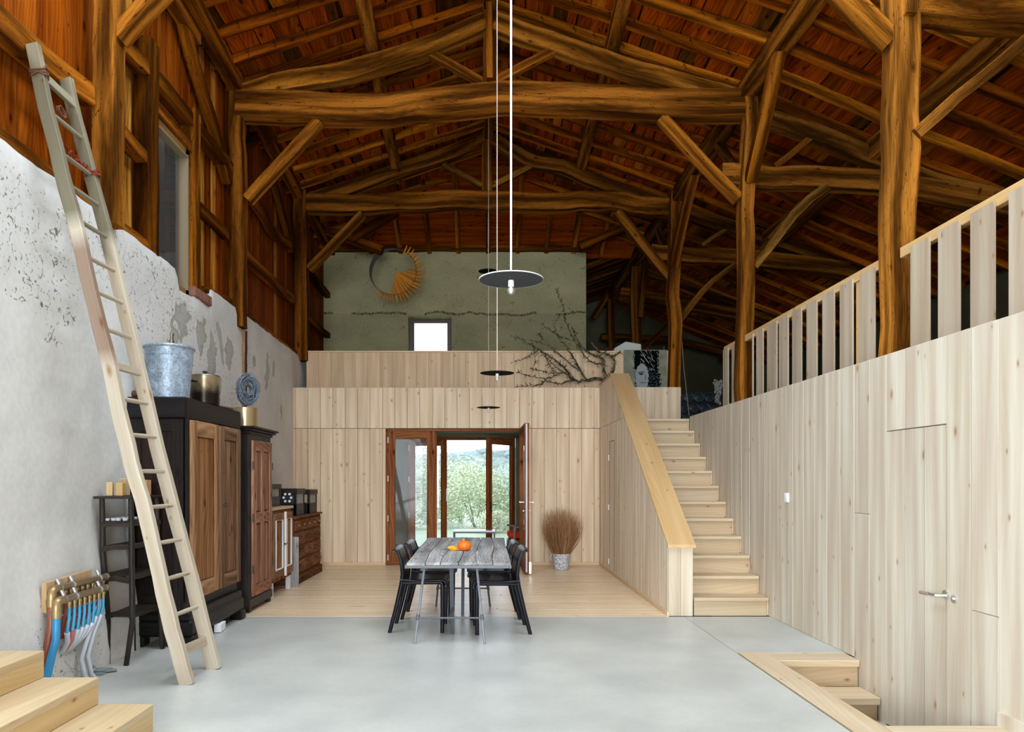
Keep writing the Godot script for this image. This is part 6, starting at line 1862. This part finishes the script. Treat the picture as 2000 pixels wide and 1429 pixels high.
	solo(b, "glass_shards", M.gloss, V(-2.60, 0, 5.10), "greenish broken glass in the floor hole beside the hoses", "glass")
	b = mb(L(0.85, 0.85, 0.85))
	b.box(V(-2.30, 0.04, 6.45), Vector3(0.06, 0.07, 0.16), 2, Basis(Vector3.UP, 0.1), 0.003)
	solo(b, "paper_box", M.matte, V(-2.30, 0, 6.45), "small white printed box under the black wardrobe", "box")

func build_plant() -> void:
	var o := thing("potted_grass", "dry reddish brown broom grass in a white birch bark pot against the back wall", "plant", V(1.09, 0, 10.9))
	var c := V(1.09, 0, 10.9)
	var d := PackedByteArray()
	d.resize(128 * 128 * 3)
	var n := fnl(77, 3)
	for y in 128:
		for x in 128:
			var s := n.get_noise_2d(x / 5.0, y / 22.0) + 0.4 * n.get_noise_2d(x / 3.0, y / 6.0 + 50)
			var t := 0.92 - 0.80 * smoothstep(0.16, 0.36, s)
			var i := (y * 128 + x) * 3
			d[i] = int(t * 250); d[i + 1] = int(t * 252); d[i + 2] = int(t * 255)
	var b := mb(L(0.85, 0.85, 0.86))
	b.lathe(c, [Vector2(0.001, 0.0), Vector2(0.095, 0.0), Vector2(0.100, 0.012), Vector2(0.122, 0.18), Vector2(0.133, 0.222), Vector2(0.139, 0.226), Vector2(0.139, 0.236), Vector2(0.132, 0.236), Vector2(0.120, 0.18)], 32)
	put(b, "pot", mat(bytes_tex(d, 128, 128), Vector2(2.5, 4.0), 0.6), o)
	for s in [-1.0, 1.0]:
		b = mb(L(0.6, 0.58, 0.55))
		var pts := []
		for i in 9: pts.append(c + Vector3(s * (0.135 + 0.022 * sin(PI * i / 8.0)), 0.235 - 0.10 * i / 8.0, 0.02))
		b.tube(pts, 0.006, 6)
		put(b, "handle", M.satin, o)
	b = mb()
	for k in 1500:
		var a := rr(0, TAU); var r0 := 0.115 * sqrt(rr(0, 1))
		var lean := (r0 / 0.115) * rr(0.55, 1.15)
		var hgt := rr(0.45, 0.78) * (1.0 - 0.22 * lean)
		var p0 := c + Vector3(cos(a) * r0, 0.20, sin(a) * r0)
		var spread := 0.17 * lean
		var dir := Vector3(cos(a), 0, sin(a))
		var p1 := p0 + dir * spread * 0.55 + Vector3(0, hgt * 0.35, 0)
		var p2 := p0 + dir * spread * 1.05 + Vector3(rr(-0.03, 0.03), hgt * 0.7, rr(-0.03, 0.03))
		var p3 := p0 + dir * spread * (1.05 + rr(-0.15, 0.25)) + Vector3(rr(-0.05, 0.05), hgt, rr(-0.05, 0.05))
		if k % 9 == 0:
			p3 += dir * rr(0.0, 0.10) + Vector3(0, rr(-0.03, 0.06), 0)
		b.col = vary(L(0.34, 0.16, 0.07) if rr(0, 1) < 0.6 else L(0.55, 0.33, 0.16), 0.45)
		b.tube([p0, p1, p2, p3], [0.0017, 0.0016, 0.0012, 0.0005], 3, false)
	stuff(put(b, "grass_stems", M.matte, o))

func build_loft_things() -> void:
	# lichen grown branch on the ledge
	var o := thing("dry_branch", "bare twisted branch grey with lichen lying on the ledge before the parapet", "branch", V(1.8, 2.74, 11.8))
	var zp := func(x: float, y: float, d: float) -> Vector3: return P(1000 + x / 5.882, 540 + y / 5.882, d)
	var paths := [
		[0.034, 0.018, [[1150, 1160], [1080, 1190], [960, 1165], [860, 1190], [760, 1205], [690, 1180]], 11.78],
		[0.026, 0.003, [[1085, 1185], [1050, 1060], [1060, 960], [1000, 920], [900, 890], [800, 810], [740, 770], [690, 690], [650, 600], [610, 500], [595, 360], [540, 240], [515, 150]], 11.85],
		[0.027, 0.010, [[1120, 1165], [1180, 1020], [1170, 930], [1200, 890], [1245, 875]], 11.75],
		[0.022, 0.006, [[1170, 930], [1110, 900], [1000, 860], [930, 790], [890, 720]], 11.78],
		[0.015, 0.006, [[1050, 1000], [950, 1000], [880, 960], [800, 870], [770, 800]], 11.7],
		[0.02, 0.003, [[860, 1190], [800, 1100], [740, 990], [680, 900], [640, 830], [560, 720], [470, 640], [350, 550]], 11.72],
		[0.02, 0.003, [[690, 1180], [640, 1090], [560, 1010], [470, 950], [380, 880], [310, 840], [240, 800], [130, 735], [0, 685]], 11.8],
		[0.016, 0.004, [[760, 1205], [650, 1130], [520, 1050], [430, 970], [330, 870]], 11.66],
		[0.013, 0.003, [[800, 1100], [660, 990], [540, 890], [420, 800], [330, 750], [230, 740], [260, 830]], 11.88],
		[0.012, 0.003, [[640, 1100], [520, 1110], [450, 1160], [380, 1170], [260, 1150], [160, 1130], [50, 1105]], 11.64],
		[0.013, 0.003, [[690, 1180], [560, 1230], [460, 1220], [370, 1200], [330, 1245], [220, 1250], [20, 1270]], 11.7],
		[0.008, 0.002, [[310, 840], [200, 910], [100, 960], [0, 985]], 11.8], [0.007, 0.002, [[240, 800], [265, 960], [230, 1080]], 11.8],
		[0.007, 0.002, [[700, 740], [610, 710], [520, 680], [490, 560], [530, 460]], 11.85], [0.008, 0.002, [[800, 810], [760, 740], [720, 650], [690, 590]], 11.85],
		[0.008, 0.003, [[380, 880], [420, 1000], [480, 1110]], 11.8], [0.008, 0.003, [[560, 1010], [640, 1080], [660, 1170]], 11.8], [0.007, 0.002, [[210, 1055], [330, 1080], [430, 1110], [520, 1110]], 11.64],
		[0.006, 0.002, [[350, 740], [345, 690], [320, 660]], 11.88], [0.012, 0.004, [[1000, 920], [1080, 850], [1090, 810]], 11.85], [0.014, 0.004, [[1000, 880], [960, 820], [900, 740]], 11.85]]
	var b := mb()
	var tw := mb()
	for q in paths:
		var pts := []; var rad := []
		var raw: Array = q[2]
		for i in raw.size() - 1:
			for s in 4:
				var t := s / 4.0
				pts.append(zp.call(lerpf(raw[i][0], raw[i + 1][0], t) + rr(-7, 7), lerpf(raw[i][1], raw[i + 1][1], t) + rr(-7, 7), q[3] + 0.06 * nz.get_noise_2d(i * 1.5 + t, q[0] * 900.0)))
		pts.append(zp.call(raw[-1][0], raw[-1][1], q[3]))
		for i in pts.size(): rad.append(lerpf(q[0], q[1], float(i) / (pts.size() - 1)) * 0.9 * rr(0.75, 1.3))
		var f := b.v.size()
		b.tube(pts, rad, 6)
		for i in range(f, b.v.size()): b.c[i] = vary(L(0.05, 0.043, 0.026) if rr(0, 1) < 0.62 else L(0.20, 0.19, 0.115), 0.3)
		for i in range(1, pts.size()):
			for r in 3:
				if rr(0, 1) < 0.62:
					var dir := Vector3(rr(-1, 1), rr(-0.5, 1), rr(-1, 1)).normalized()
					tw.col = vary(L(0.06, 0.055, 0.033), 0.5)
					var ln := rr(0.02, 0.075)
					tw.tube([pts[i], pts[i] + dir * ln * 0.6, pts[i] + dir * ln + Vector3(rr(-0.02, 0.02), rr(-0.02, 0.02), 0)], [0.006, 0.0045, 0.002], 4, false)
	put(b, "branches", M.matte, o)
	stuff(put(tw, "twigs", M.matte, o))
	# ring sculpture
	o = thing("ring_sculpture", "hanging ring sculpture of a grey band with orange wooden wedges before the gable wall", "sculpture", V(-1.75, 4.75, 14.0))
	var c := P(768, 531, 14.0)
	var R := 0.435
	b = mb(L(0.07, 0.08, 0.075))
	var n := 60
	for i in n:   # the band, wide at the upper left and thin elsewhere
		var q := []
		for k in 2:
			var a := TAU * (i + k) / n
			var w := 0.006 + 0.045 * pow(maxf(0.0, cos(a - 2.55)), 2.0)
			q.append([c + Vector3(cos(a), sin(a), 0) * (R + w * 0.3) + Vector3(0, 0, w * 0.6), c + Vector3(cos(a), sin(a), 0) * (R - w * 0.9) - Vector3(0, 0, w * 0.6)])
		b.prism([q[0][0], q[1][0], q[1][1], q[0][1]], Vector3(0, 0, -0.004))
	put(b, "band", M.satin, o)
	for rr_ in [[R, 0.03], [R * 1.04, -0.05]]:
		b = mb(L(0.03, 0.025, 0.02))
		var pts := []
		for i in 41:
			var a := lerpf(-2.2, 1.1, i / 40.0)
			pts.append(c + Vector3(cos(a) * rr_[0], sin(a) * rr_[0], rr_[1]))
		b.tube(pts, 0.004, 5)
		put(b, "wire_hoop", M.satin, o)
	for i in 24:
		var a := lerpf(1.05, -2.15, i / 23.0) + rr(-0.02, 0.02)
		var dir := Vector3(cos(a), sin(a), 0)
		var tn := Vector3(-sin(a), cos(a), 0)
		var m := c + dir * R
		var outl := 0.12 + 0.05 * sin(PI * i / 23.0)
		b = mb(vary(L(0.75, 0.27, 0.025), 0.25))
		b.prism([m - dir * 0.02 - tn * 0.020, m + dir * outl + tn * 0.004 + Vector3(0, 0, 0.05), m + dir * outl + tn * 0.016 + Vector3(0, 0, 0.05), m - dir * 0.02 + tn * 0.020], Vector3(0, 0, -0.016))
		put(b, "wedge", M.matte, o)
		if i > 6 and i < 20:   # the long inner wedges
			var inn := 0.10 + 0.24 * sin(PI * (i - 6) / 14.0)
			b = mb(vary(L(0.70, 0.24, 0.025), 0.3))
			b.prism([m - dir * inn - tn * 0.012 + Vector3(0, 0, 0.12), m + dir * 0.015 - tn * 0.030, m + dir * 0.015 + tn * 0.012, m - dir * inn + tn * 0.010 + Vector3(0, 0, 0.12)], Vector3(0, 0, -0.016))
			put(b, "inner_wedge", M.matte, o)
	b = mb(L(0.08, 0.08, 0.07))
	b.tube([c + Vector3(0.06, R + 0.01, 0), c + Vector3(0.06, R + 0.35, 0), c + Vector3(0.06, 1.9, 0)], 0.003, 4)
	put(b, "hanging_wire", M.satin, o)
	# framed sheet with a brushed portrait
	o = thing("portrait_painting", "black brushed portrait of a dark haired face on a grey sheet by the stairs", "painting", V(2.55, 2.735, 11.95))
	b = mb(L(0.62, 0.63, 0.58))
	b.quad(P(1219, 757, 11.93), P(1302, 757, 11.93), P(1302, 683, 11.93), P(1219, 683, 11.93), Vector2(0, 1), Vector2(1, 1), Vector2(1, 0), Vector2(0, 0))
	put(b, "sheet", portrait_mat(), o)
	b = mb(L(0.6, 0.6, 0.56))
	b.prism([P(1219, 757, 11.945), P(1302, 757, 11.945), P(1302, 683, 11.945), P(1219, 683, 11.945)], Vector3(0, 0, -0.02))
	put(b, "backing", M.satin, o)
	# pale shade and a small can beyond the parapet
	b = mb(L(0.60, 0.63, 0.54))
	var a0 := P(1200, 680, 12.9); var a1 := P(1222, 667, 12.9); var a2 := P(1252, 671, 13.1); var a3 := P(1252, 690, 13.1)
	b.prism([P(1199, 692, 12.9), P(1222, 692, 12.9), a1, a0], Vector3(0, 0, -0.5))
	b.prism([P(1222, 692, 12.9), P(1252, 692, 12.9), P(1252, 672, 12.9), a1], Vector3(0, 0, -0.5))
	solo(b, "storage_box", M.satin, P(1225, 692, 13.1), "pale green box with a sloped top behind the parapet", "box")
	b = mb(L(0.04, 0.04, 0.045))
	var cb := V(2.87, 3.388, 12.08)
	b.lathe(cb, [Vector2(0.001, 0), Vector2(0.03, 0), Vector2(0.031, 0.004), Vector2(0.031, 0.082), Vector2(0.03, 0.086), Vector2(0.001, 0.086)], 20)
	solo(b, "tin_can", M.steel, cb, "small dark tin standing on the right end of the parapet", "can")
	# stacked duct pipes on the loft
	var first: Node3D = null
	var lab := "grey duct pipe, first from left in the bottom row of the stack"
	for r in 4:
		for k in 6:
			var x := 3.06 + 0.182 * k + (0.09 if r % 2 else 0.0); var h := 2.13 + 0.092 + 0.176 * r
			if first == null:
				first = thing("duct_pipe", lab, "pipe", V(x, h, 13.0), "stacked duct pipes on the loft")
				b = mb(L(0.34, 0.37, 0.37))
				b.lathe(V(x, h, 13.0), [Vector2(0.082, -0.5), Vector2(0.088, -0.5), Vector2(0.0895, -0.494), Vector2(0.0895, 0.0), Vector2(0.086, 0.004), Vector2(0.080, 0.0), Vector2(0.080, -0.22), Vector2(0.001, -0.23)], 24, Basis(Vector3.RIGHT, PI / 2))
				put(b, "tube", M.zinc, first)
			else: copy(first, "duct_pipe", V(x, h, 13.0), 0.0, "grey duct pipe, %s from left in the %s row of the stack" % [["first", "second", "third", "fourth", "fifth", "sixth"][k], ["bottom", "second", "third", "top"][r]])
	b = mb(L(0.28, 0.22, 0.16))
	b.tube([P(1331, 655, 11.9), P(1336, 720, 11.7), P(1346, 812, 11.4)], 0.006, 6)
	solo(b, "hanging_rope", M.matte, P(1346, 812, 11.4), "thin rope hanging beside the third right post", "rope")
	b = mb(L(0.55, 0.56, 0.54))
	for i in 14: b.tube([P(1402 + rr(-6, 6), 790 - i * 3, 12.6), P(1406 + rr(-8, 6), 772 - i * 2, 12.7), P(1400 + rr(-6, 10), 755 - i, 12.6)], 0.02, 6)
	solo(b, "plastic_sheeting", M.gloss, P(1404, 795, 12.6), "crumpled clear plastic sheeting beside the duct pipes", "sheeting")

func portrait_mat() -> StandardMaterial3D:
	var m := mat(portrait_tex(), Vector2.ONE, 0.75)
	m.metallic_specular = 0.15
	return m

func portrait_tex() -> ImageTexture:
	var w := 332; var h := 296
	var n := fnl(501, 3); var n2 := fnl(502, 2)
	var d := PackedByteArray()
	d.resize(w * h * 3)
	for y in h:
		for x in w:
			var u := float(x) / w; var v := float(y) / h
			var base := Color(0.66, 0.67, 0.62).lerp(Color(0.58, 0.58, 0.52), 0.5 + n.get_noise_2d(u * 3, v * 3))
			var e := 0.05 * n.get_noise_2d(u * 30.0, v * 9.0)
			var c := base
			var x0 := 0.235 + e + (0.03 if v > 0.5 else 0.0); var x1 := 0.80 + e * 1.6 + (0.05 if v > 0.62 else 0.0)
			if u > x0 and u < x1 and v > 0.015:
				c = Color(0.03, 0.031, 0.034)
				var s := n2.get_noise_2d((u - v * 0.62) * 26.0, (u + v) * 2.2)
				if s > 0.34 and v < 0.55 and u > 0.38 and u < 0.72: c = Color(0.78, 0.80, 0.80)
				# pale lit half of the face
				var fx := (u - 0.42) / 0.155; var fy := (v - 0.72) / 0.36
				if fx * fx + fy * fy + 0.35 * n.get_noise_2d(u * 14, v * 14) < 1.0:
					c = Color(0.72, 0.74, 0.76)
					var ex := (u - 0.40) / 0.055; var ey := (v - 0.635) / 0.022
					if ex * ex + ey * ey < 1.0: c = Color(0.14, 0.15, 0.16)
					if absf(v - 0.585 + 0.1 * (u - 0.40)) < 0.012 and absf(u - 0.40) < 0.075: c = Color(0.25, 0.26, 0.28)
					if absf(v - 0.86) < 0.012 and absf(u - 0.45) < 0.07: c = Color(0.42, 0.43, 0.45)
					if absf(u - 0.50 - 0.03 * (v - 0.7)) < 0.012 and v > 0.66 and v < 0.79: c = Color(0.5, 0.52, 0.54)
				# shaded half with smears
				elif u > 0.56 and v > 0.58 and n.get_noise_2d(u * 22.0, v * 16.0) > 0.16: c = Color(0.36, 0.40, 0.44)
			var i := (y * w + x) * 3
			d[i] = c.r8; d[i + 1] = c.g8; d[i + 2] = c.b8
	return bytes_tex(d, w, h)

func build_vestibule() -> void:
	var o := thing("low_bench", "low white topped bench on dark legs between the glazed doors", "bench", V(-0.19, 0, 12.1))
	var b := mb(L(0.86, 0.87, 0.88))
	b.box(V(-0.195, 0.49, 12.1), Vector3(0.675, 0.02, 0.38), 0, Basis.IDENTITY, 0.003)
	put(b, "bench_top", M.gloss, o)
	b = mb(L(0.03, 0.03, 0.032))
	b.box(V(-0.195, 0.47, 11.93), Vector3(0.66, 0.022, 0.02), 0)
	b.box(V(-0.195, 0.47, 12.27), Vector3(0.66, 0.022, 0.02), 0)
	put(b, "frame", M.satin, o)
	for x in [-0.52, 0.13]:
		for d in [11.93, 12.27]:
			b = mb(L(0.03, 0.03, 0.032))
			b.box(V(x, 0.24, d), Vector3(0.022, 0.48, 0.022), 1)
			put(b, "leg", M.satin, o)
	o = thing("lounge_chair", "wooden lounge chair with orange red cushions half hidden by the open door", "armchair", V(0.62, 0, 12.3))
	var wood := L(0.10, 0.03, 0.015)
	var pt := func(u: float, v: float, d: float) -> Vector3: return P(u, v, d)
	b = mb(wood)
	beam(b, [V(0.34, 0.575, 12.25), V(0.48, 0.545, 12.22), V(0.72, 0.505, 12.2), V(0.92, 0.50, 12.2)], 0.03, 0.055, Vector3.BACK, 0.0, 0.05)
	put(b, "armrest", M.satin, o)
	for q in [[0.465, 0.55, 0.44, 0.0], [0.86, 0.5, 0.90, 0.0]]:
		b = mb(wood * 1.5)
		beam(b, [V(q[2], 0.0, 12.2), V(q[0], q[1], 12.2)], 0.032, 0.03, Vector3.BACK, 0.0, 0.1)
		put(b, "leg", M.satin, o)
		b = mb(wood * 1.5)
		beam(b, [V(q[2], 0.0, 12.75), V(q[0], q[1], 12.75)], 0.032, 0.03, Vector3.BACK, 0.0, 0.1)
		put(b, "leg", M.satin, o)
	b = mb(L(0.62, 0.06, 0.02))
	b.box(V(0.66, 0.385, 12.5), Vector3(0.62, 0.11, 0.52), 0, Basis(Vector3.BACK, -0.09), 0.03)
	put(b, "seat_cushion", M.matte, o)
	b = mb(wood * 1.2)
	b.box(V(0.64, 0.255, 12.5), Vector3(0.60, 0.13, 0.50), 0, Basis(Vector3.BACK, -0.05), 0.01)
	put(b, "seat_base", M.satin, o)
	b = mb(L(0.62, 0.06, 0.02))
	b.box(V(0.93, 0.62, 12.5), Vector3(0.12, 0.5, 0.5), 1, Basis(Vector3.BACK, -0.25), 0.03)
	put(b, "back_cushion", M.matte, o)

# ---------------------------------------------------------------- outside
func build_outside() -> void:
	var b := mb(L(0.52, 0.56, 0.36))
	b.uo = Vector2.ZERO
	var n := fnl(900, 3)
	var g := func(x: float, d: float) -> float: return -0.12 - 0.02 * (d - 13.0) * clampf((d - 13.0) / 40.0, 0.0, 1.0) * 0.3 + 0.06 * n.get_noise_2d(x * 0.2, d * 0.2)
	for i in 24:
		for j in 24:
			var x0 := lerpf(-30, 30, i / 24.0); var x1 := lerpf(-30, 30, (i + 1) / 24.0)
			var d0 := 13.45 + 62.0 * pow(j / 24.0, 1.6); var d1 := 13.45 + 62.0 * pow((j + 1) / 24.0, 1.6)
			b.flat(V(x0, g.call(x0, d0), d0), V(x1, g.call(x1, d0), d0), V(x1, g.call(x1, d1), d1), V(x0, g.call(x0, d1), d1))
	solo(b, "meadow", M.concrete, V(0, -0.12, 14), "pale green meadow beyond the garden door", "grass", "", "stuff")
	b = mb(L(0.42, 0.42, 0.36))
	b.box(V(0, -0.3, -19.0), Vector3(60, 0.3, 20.0))
	b.box(V(-18, -0.3, -3.0), Vector3(28, 0.3, 12.0))
	solo(b, "forecourt", M.concrete, V(0, -0.2, -12.8), "gravel forecourt before the barn front", "ground", "", "structure")
	# shrubs
	var quad := MB.new()
	quad.col = Color.WHITE
	quad.quad(Vector3(-0.5, 0, 0), Vector3(0, -0.22, 0.05), Vector3(0.5, 0, 0), Vector3(0, 0.22, 0.05))
	var leafmesh := quad.mesh()
	leafmesh.surface_set_material(0, M.leaf)
	var labels := ["pale green bushy shrub in the middle of the garden view", "grey green bush to the right behind the open outer door", "dark leafy bush at the left edge seen through the fixed glass", "tall pale tree seen at the left through the glass", "low bleached shrub at the foot of the bushes", "rounded green bush further right in the garden", "light green bush behind the low bench", "far bush at the right edge of the garden view", "olive bush filling the left gap"]
	var spec := [[-0.35, 23.0, 1.2, 1.95, L(0.625, 0.65, 0.43)], [0.95, 24.0, 1.2, 1.75, L(0.52, 0.573, 0.43)], [-2.3, 22.0, 0.9, 1.95, L(0.45, 0.479, 0.373)], [-2.2, 27.0, 1.1, 3.0, L(0.555, 0.557, 0.468)], [0.2, 20.5, 0.5, 0.62, L(0.75, 0.743, 0.563)], [2.3, 25.0, 1.3, 2.0, L(0.555, 0.588, 0.43)], [-0.9, 26.0, 1.3, 2.2, L(0.66, 0.681, 0.506)], [1.0, 29.0, 1.6, 2.2, L(0.608, 0.65, 0.525)], [-1.7, 25.0, 0.9, 2.1, L(0.59, 0.604, 0.43)]]
	for k in spec.size():
		var q: Array = spec[k]
		var base := V(q[0], g.call(q[0], q[1]), q[1])
		var o := thing("shrub" if q[3] < 2.5 else "tree", labels[k], "shrub" if q[3] < 2.5 else "tree", base)
		b = mb(L(0.26, 0.24, 0.18))
		for s in 6:
			var a := s * 1.05
			b.tube([base - Vector3(0, 0.05, 0), base + Vector3(cos(a) * q[2] * 0.25, q[3] * 0.35, sin(a) * q[2] * 0.25), base + Vector3(cos(a) * q[2] * 0.55, q[3] * 0.75, sin(a) * q[2] * 0.55)], [0.022, 0.014, 0.005], 5)
		put(b, "stems", M.matte, o)
		var mm := MultiMesh.new()
		mm.transform_format = MultiMesh.TRANSFORM_3D
		mm.use_colors = true
		mm.mesh = leafmesh
		var cnt := int(5200 * clampf(q[2] * q[3] / 2.0, 0.3, 1.3))
		mm.instance_count = cnt
		for i in cnt:
			var a := rr(0, TAU); var e := rr(-0.35, 1.0); var rad := pow(rr(0.15, 1), 0.4)
			var lump := 1.0 + 0.28 * n.get_noise_3d(cos(a) * 1.4 + k * 9.0, e * 1.6, sin(a) * 1.4)
			var ce := sqrt(maxf(0.0, 1.0 - e * e))
			var p := Vector3(cos(a) * ce * q[2] * rad * lump, q[3] * (0.30 + 0.70 * e * rad * lump) if e > 0 else q[3] * (0.30 + 0.8 * e * rad), sin(a) * ce * q[2] * rad * lump)
			var s := rr(0.06, 0.12)
			mm.set_instance_transform(i, Transform3D(Basis.from_euler(Vector3(rr(-1.2, 1.2), rr(0, TAU), rr(-1.2, 1.2))).scaled(Vector3(s, s, s)), p))
			var c := vary(q[4], 0.28)
			if rr(0, 1) < 0.06: c = L(0.6, 0.52, 0.32)
			mm.set_instance_color(i, c)
		var mi := MultiMeshInstance3D.new()
		mi.name = "crown"
		mi.multimesh = mm
		o.add_child(mi)
		mi.set_meta("kind", "stuff")
	# wooded hill
	b = mb(L(0.25, 0.285, 0.25))
	b.uo = Vector2.ZERO
	var hh := func(x: float, d: float) -> float:
		var t := clampf((d - 60.0) / 110.0, 0.0, 1.0)
		return -1.5 + t * (6.5 + 2.2 * sin(x * 0.035 + 0.7)) + 0.9 * n.get_noise_2d(x * 0.12, d * 0.12) * (0.4 + t) + 0.5 * n.get_noise_2d(x * 0.5, d * 0.5)
	for i in 90:
		for j in 26:
			var x0 := lerpf(-70, 70, i / 90.0); var x1 := lerpf(-70, 70, (i + 1) / 90.0)
			var d0 := lerpf(60, 190, j / 26.0); var d1 := lerpf(60, 190, (j + 1) / 26.0)
			b.flat(V(x0, hh.call(x0, d0), d0), V(x1, hh.call(x1, d0), d0), V(x1, hh.call(x1, d1), d1), V(x0, hh.call(x0, d1), d1))
	solo(b, "hill", M.matte, V(0, 0, 60), "hazy wooded hill on the horizon beyond the garden", "hill", "", "structure")
	var ico := MB.new()
	ico.col = Color.WHITE
	var rgn := fnl(77, 2)
	for lat in 6:
		for lon in 9:
			var f := func(a: int, o_: int) -> Vector3:
				var th := PI * a / 6.0; var ph := TAU * o_ / 9.0
				var v := Vector3(sin(th) * cos(ph), cos(th), sin(th) * sin(ph))
				return v * (0.9 + 0.3 * rgn.get_noise_3d(v.x * 2.0, v.y * 2.0, v.z * 2.0))
			ico.quad(f.call(lat, lon), f.call(lat, lon + 1), f.call(lat + 1, lon + 1), f.call(lat + 1, lon))
	var im := ico.mesh()
	im.surface_set_material(0, M.matte)
	var mm2 := MultiMesh.new()
	mm2.transform_format = MultiMesh.TRANSFORM_3D
	mm2.use_colors = true
	mm2.mesh = im
	mm2.instance_count = 2600
	for i in 2600:
		var d := rr(62, 188); var x := rr(-0.28, 0.28) * d
		var s := rr(0.7, 1.7)
		mm2.set_instance_transform(i, Transform3D(Basis(Vector3.UP, rr(0, TAU)).scaled(Vector3(s, s * rr(0.7, 1.1), s)), V(x, hh.call(x, d) + s * 0.3, d)))
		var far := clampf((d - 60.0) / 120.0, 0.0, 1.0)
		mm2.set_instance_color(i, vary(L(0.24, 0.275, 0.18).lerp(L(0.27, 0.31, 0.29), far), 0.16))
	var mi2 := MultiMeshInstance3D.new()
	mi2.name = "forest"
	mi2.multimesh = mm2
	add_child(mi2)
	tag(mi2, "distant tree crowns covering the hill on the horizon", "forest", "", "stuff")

func _ready() -> void:
	rng.seed = 20240611
	nz.frequency = 1.0
	nz.seed = 12
	build_light()
	make_materials()
	build_shell()
	build_roof()
	build_trusses()
	build_table()
	build_chairs()
	build_cupboards()
	build_ladder()
	build_lamps()
	build_plant()
	build_shelf()
	build_manifold()
	build_loft_things()
	build_vestibule()
	build_outside()
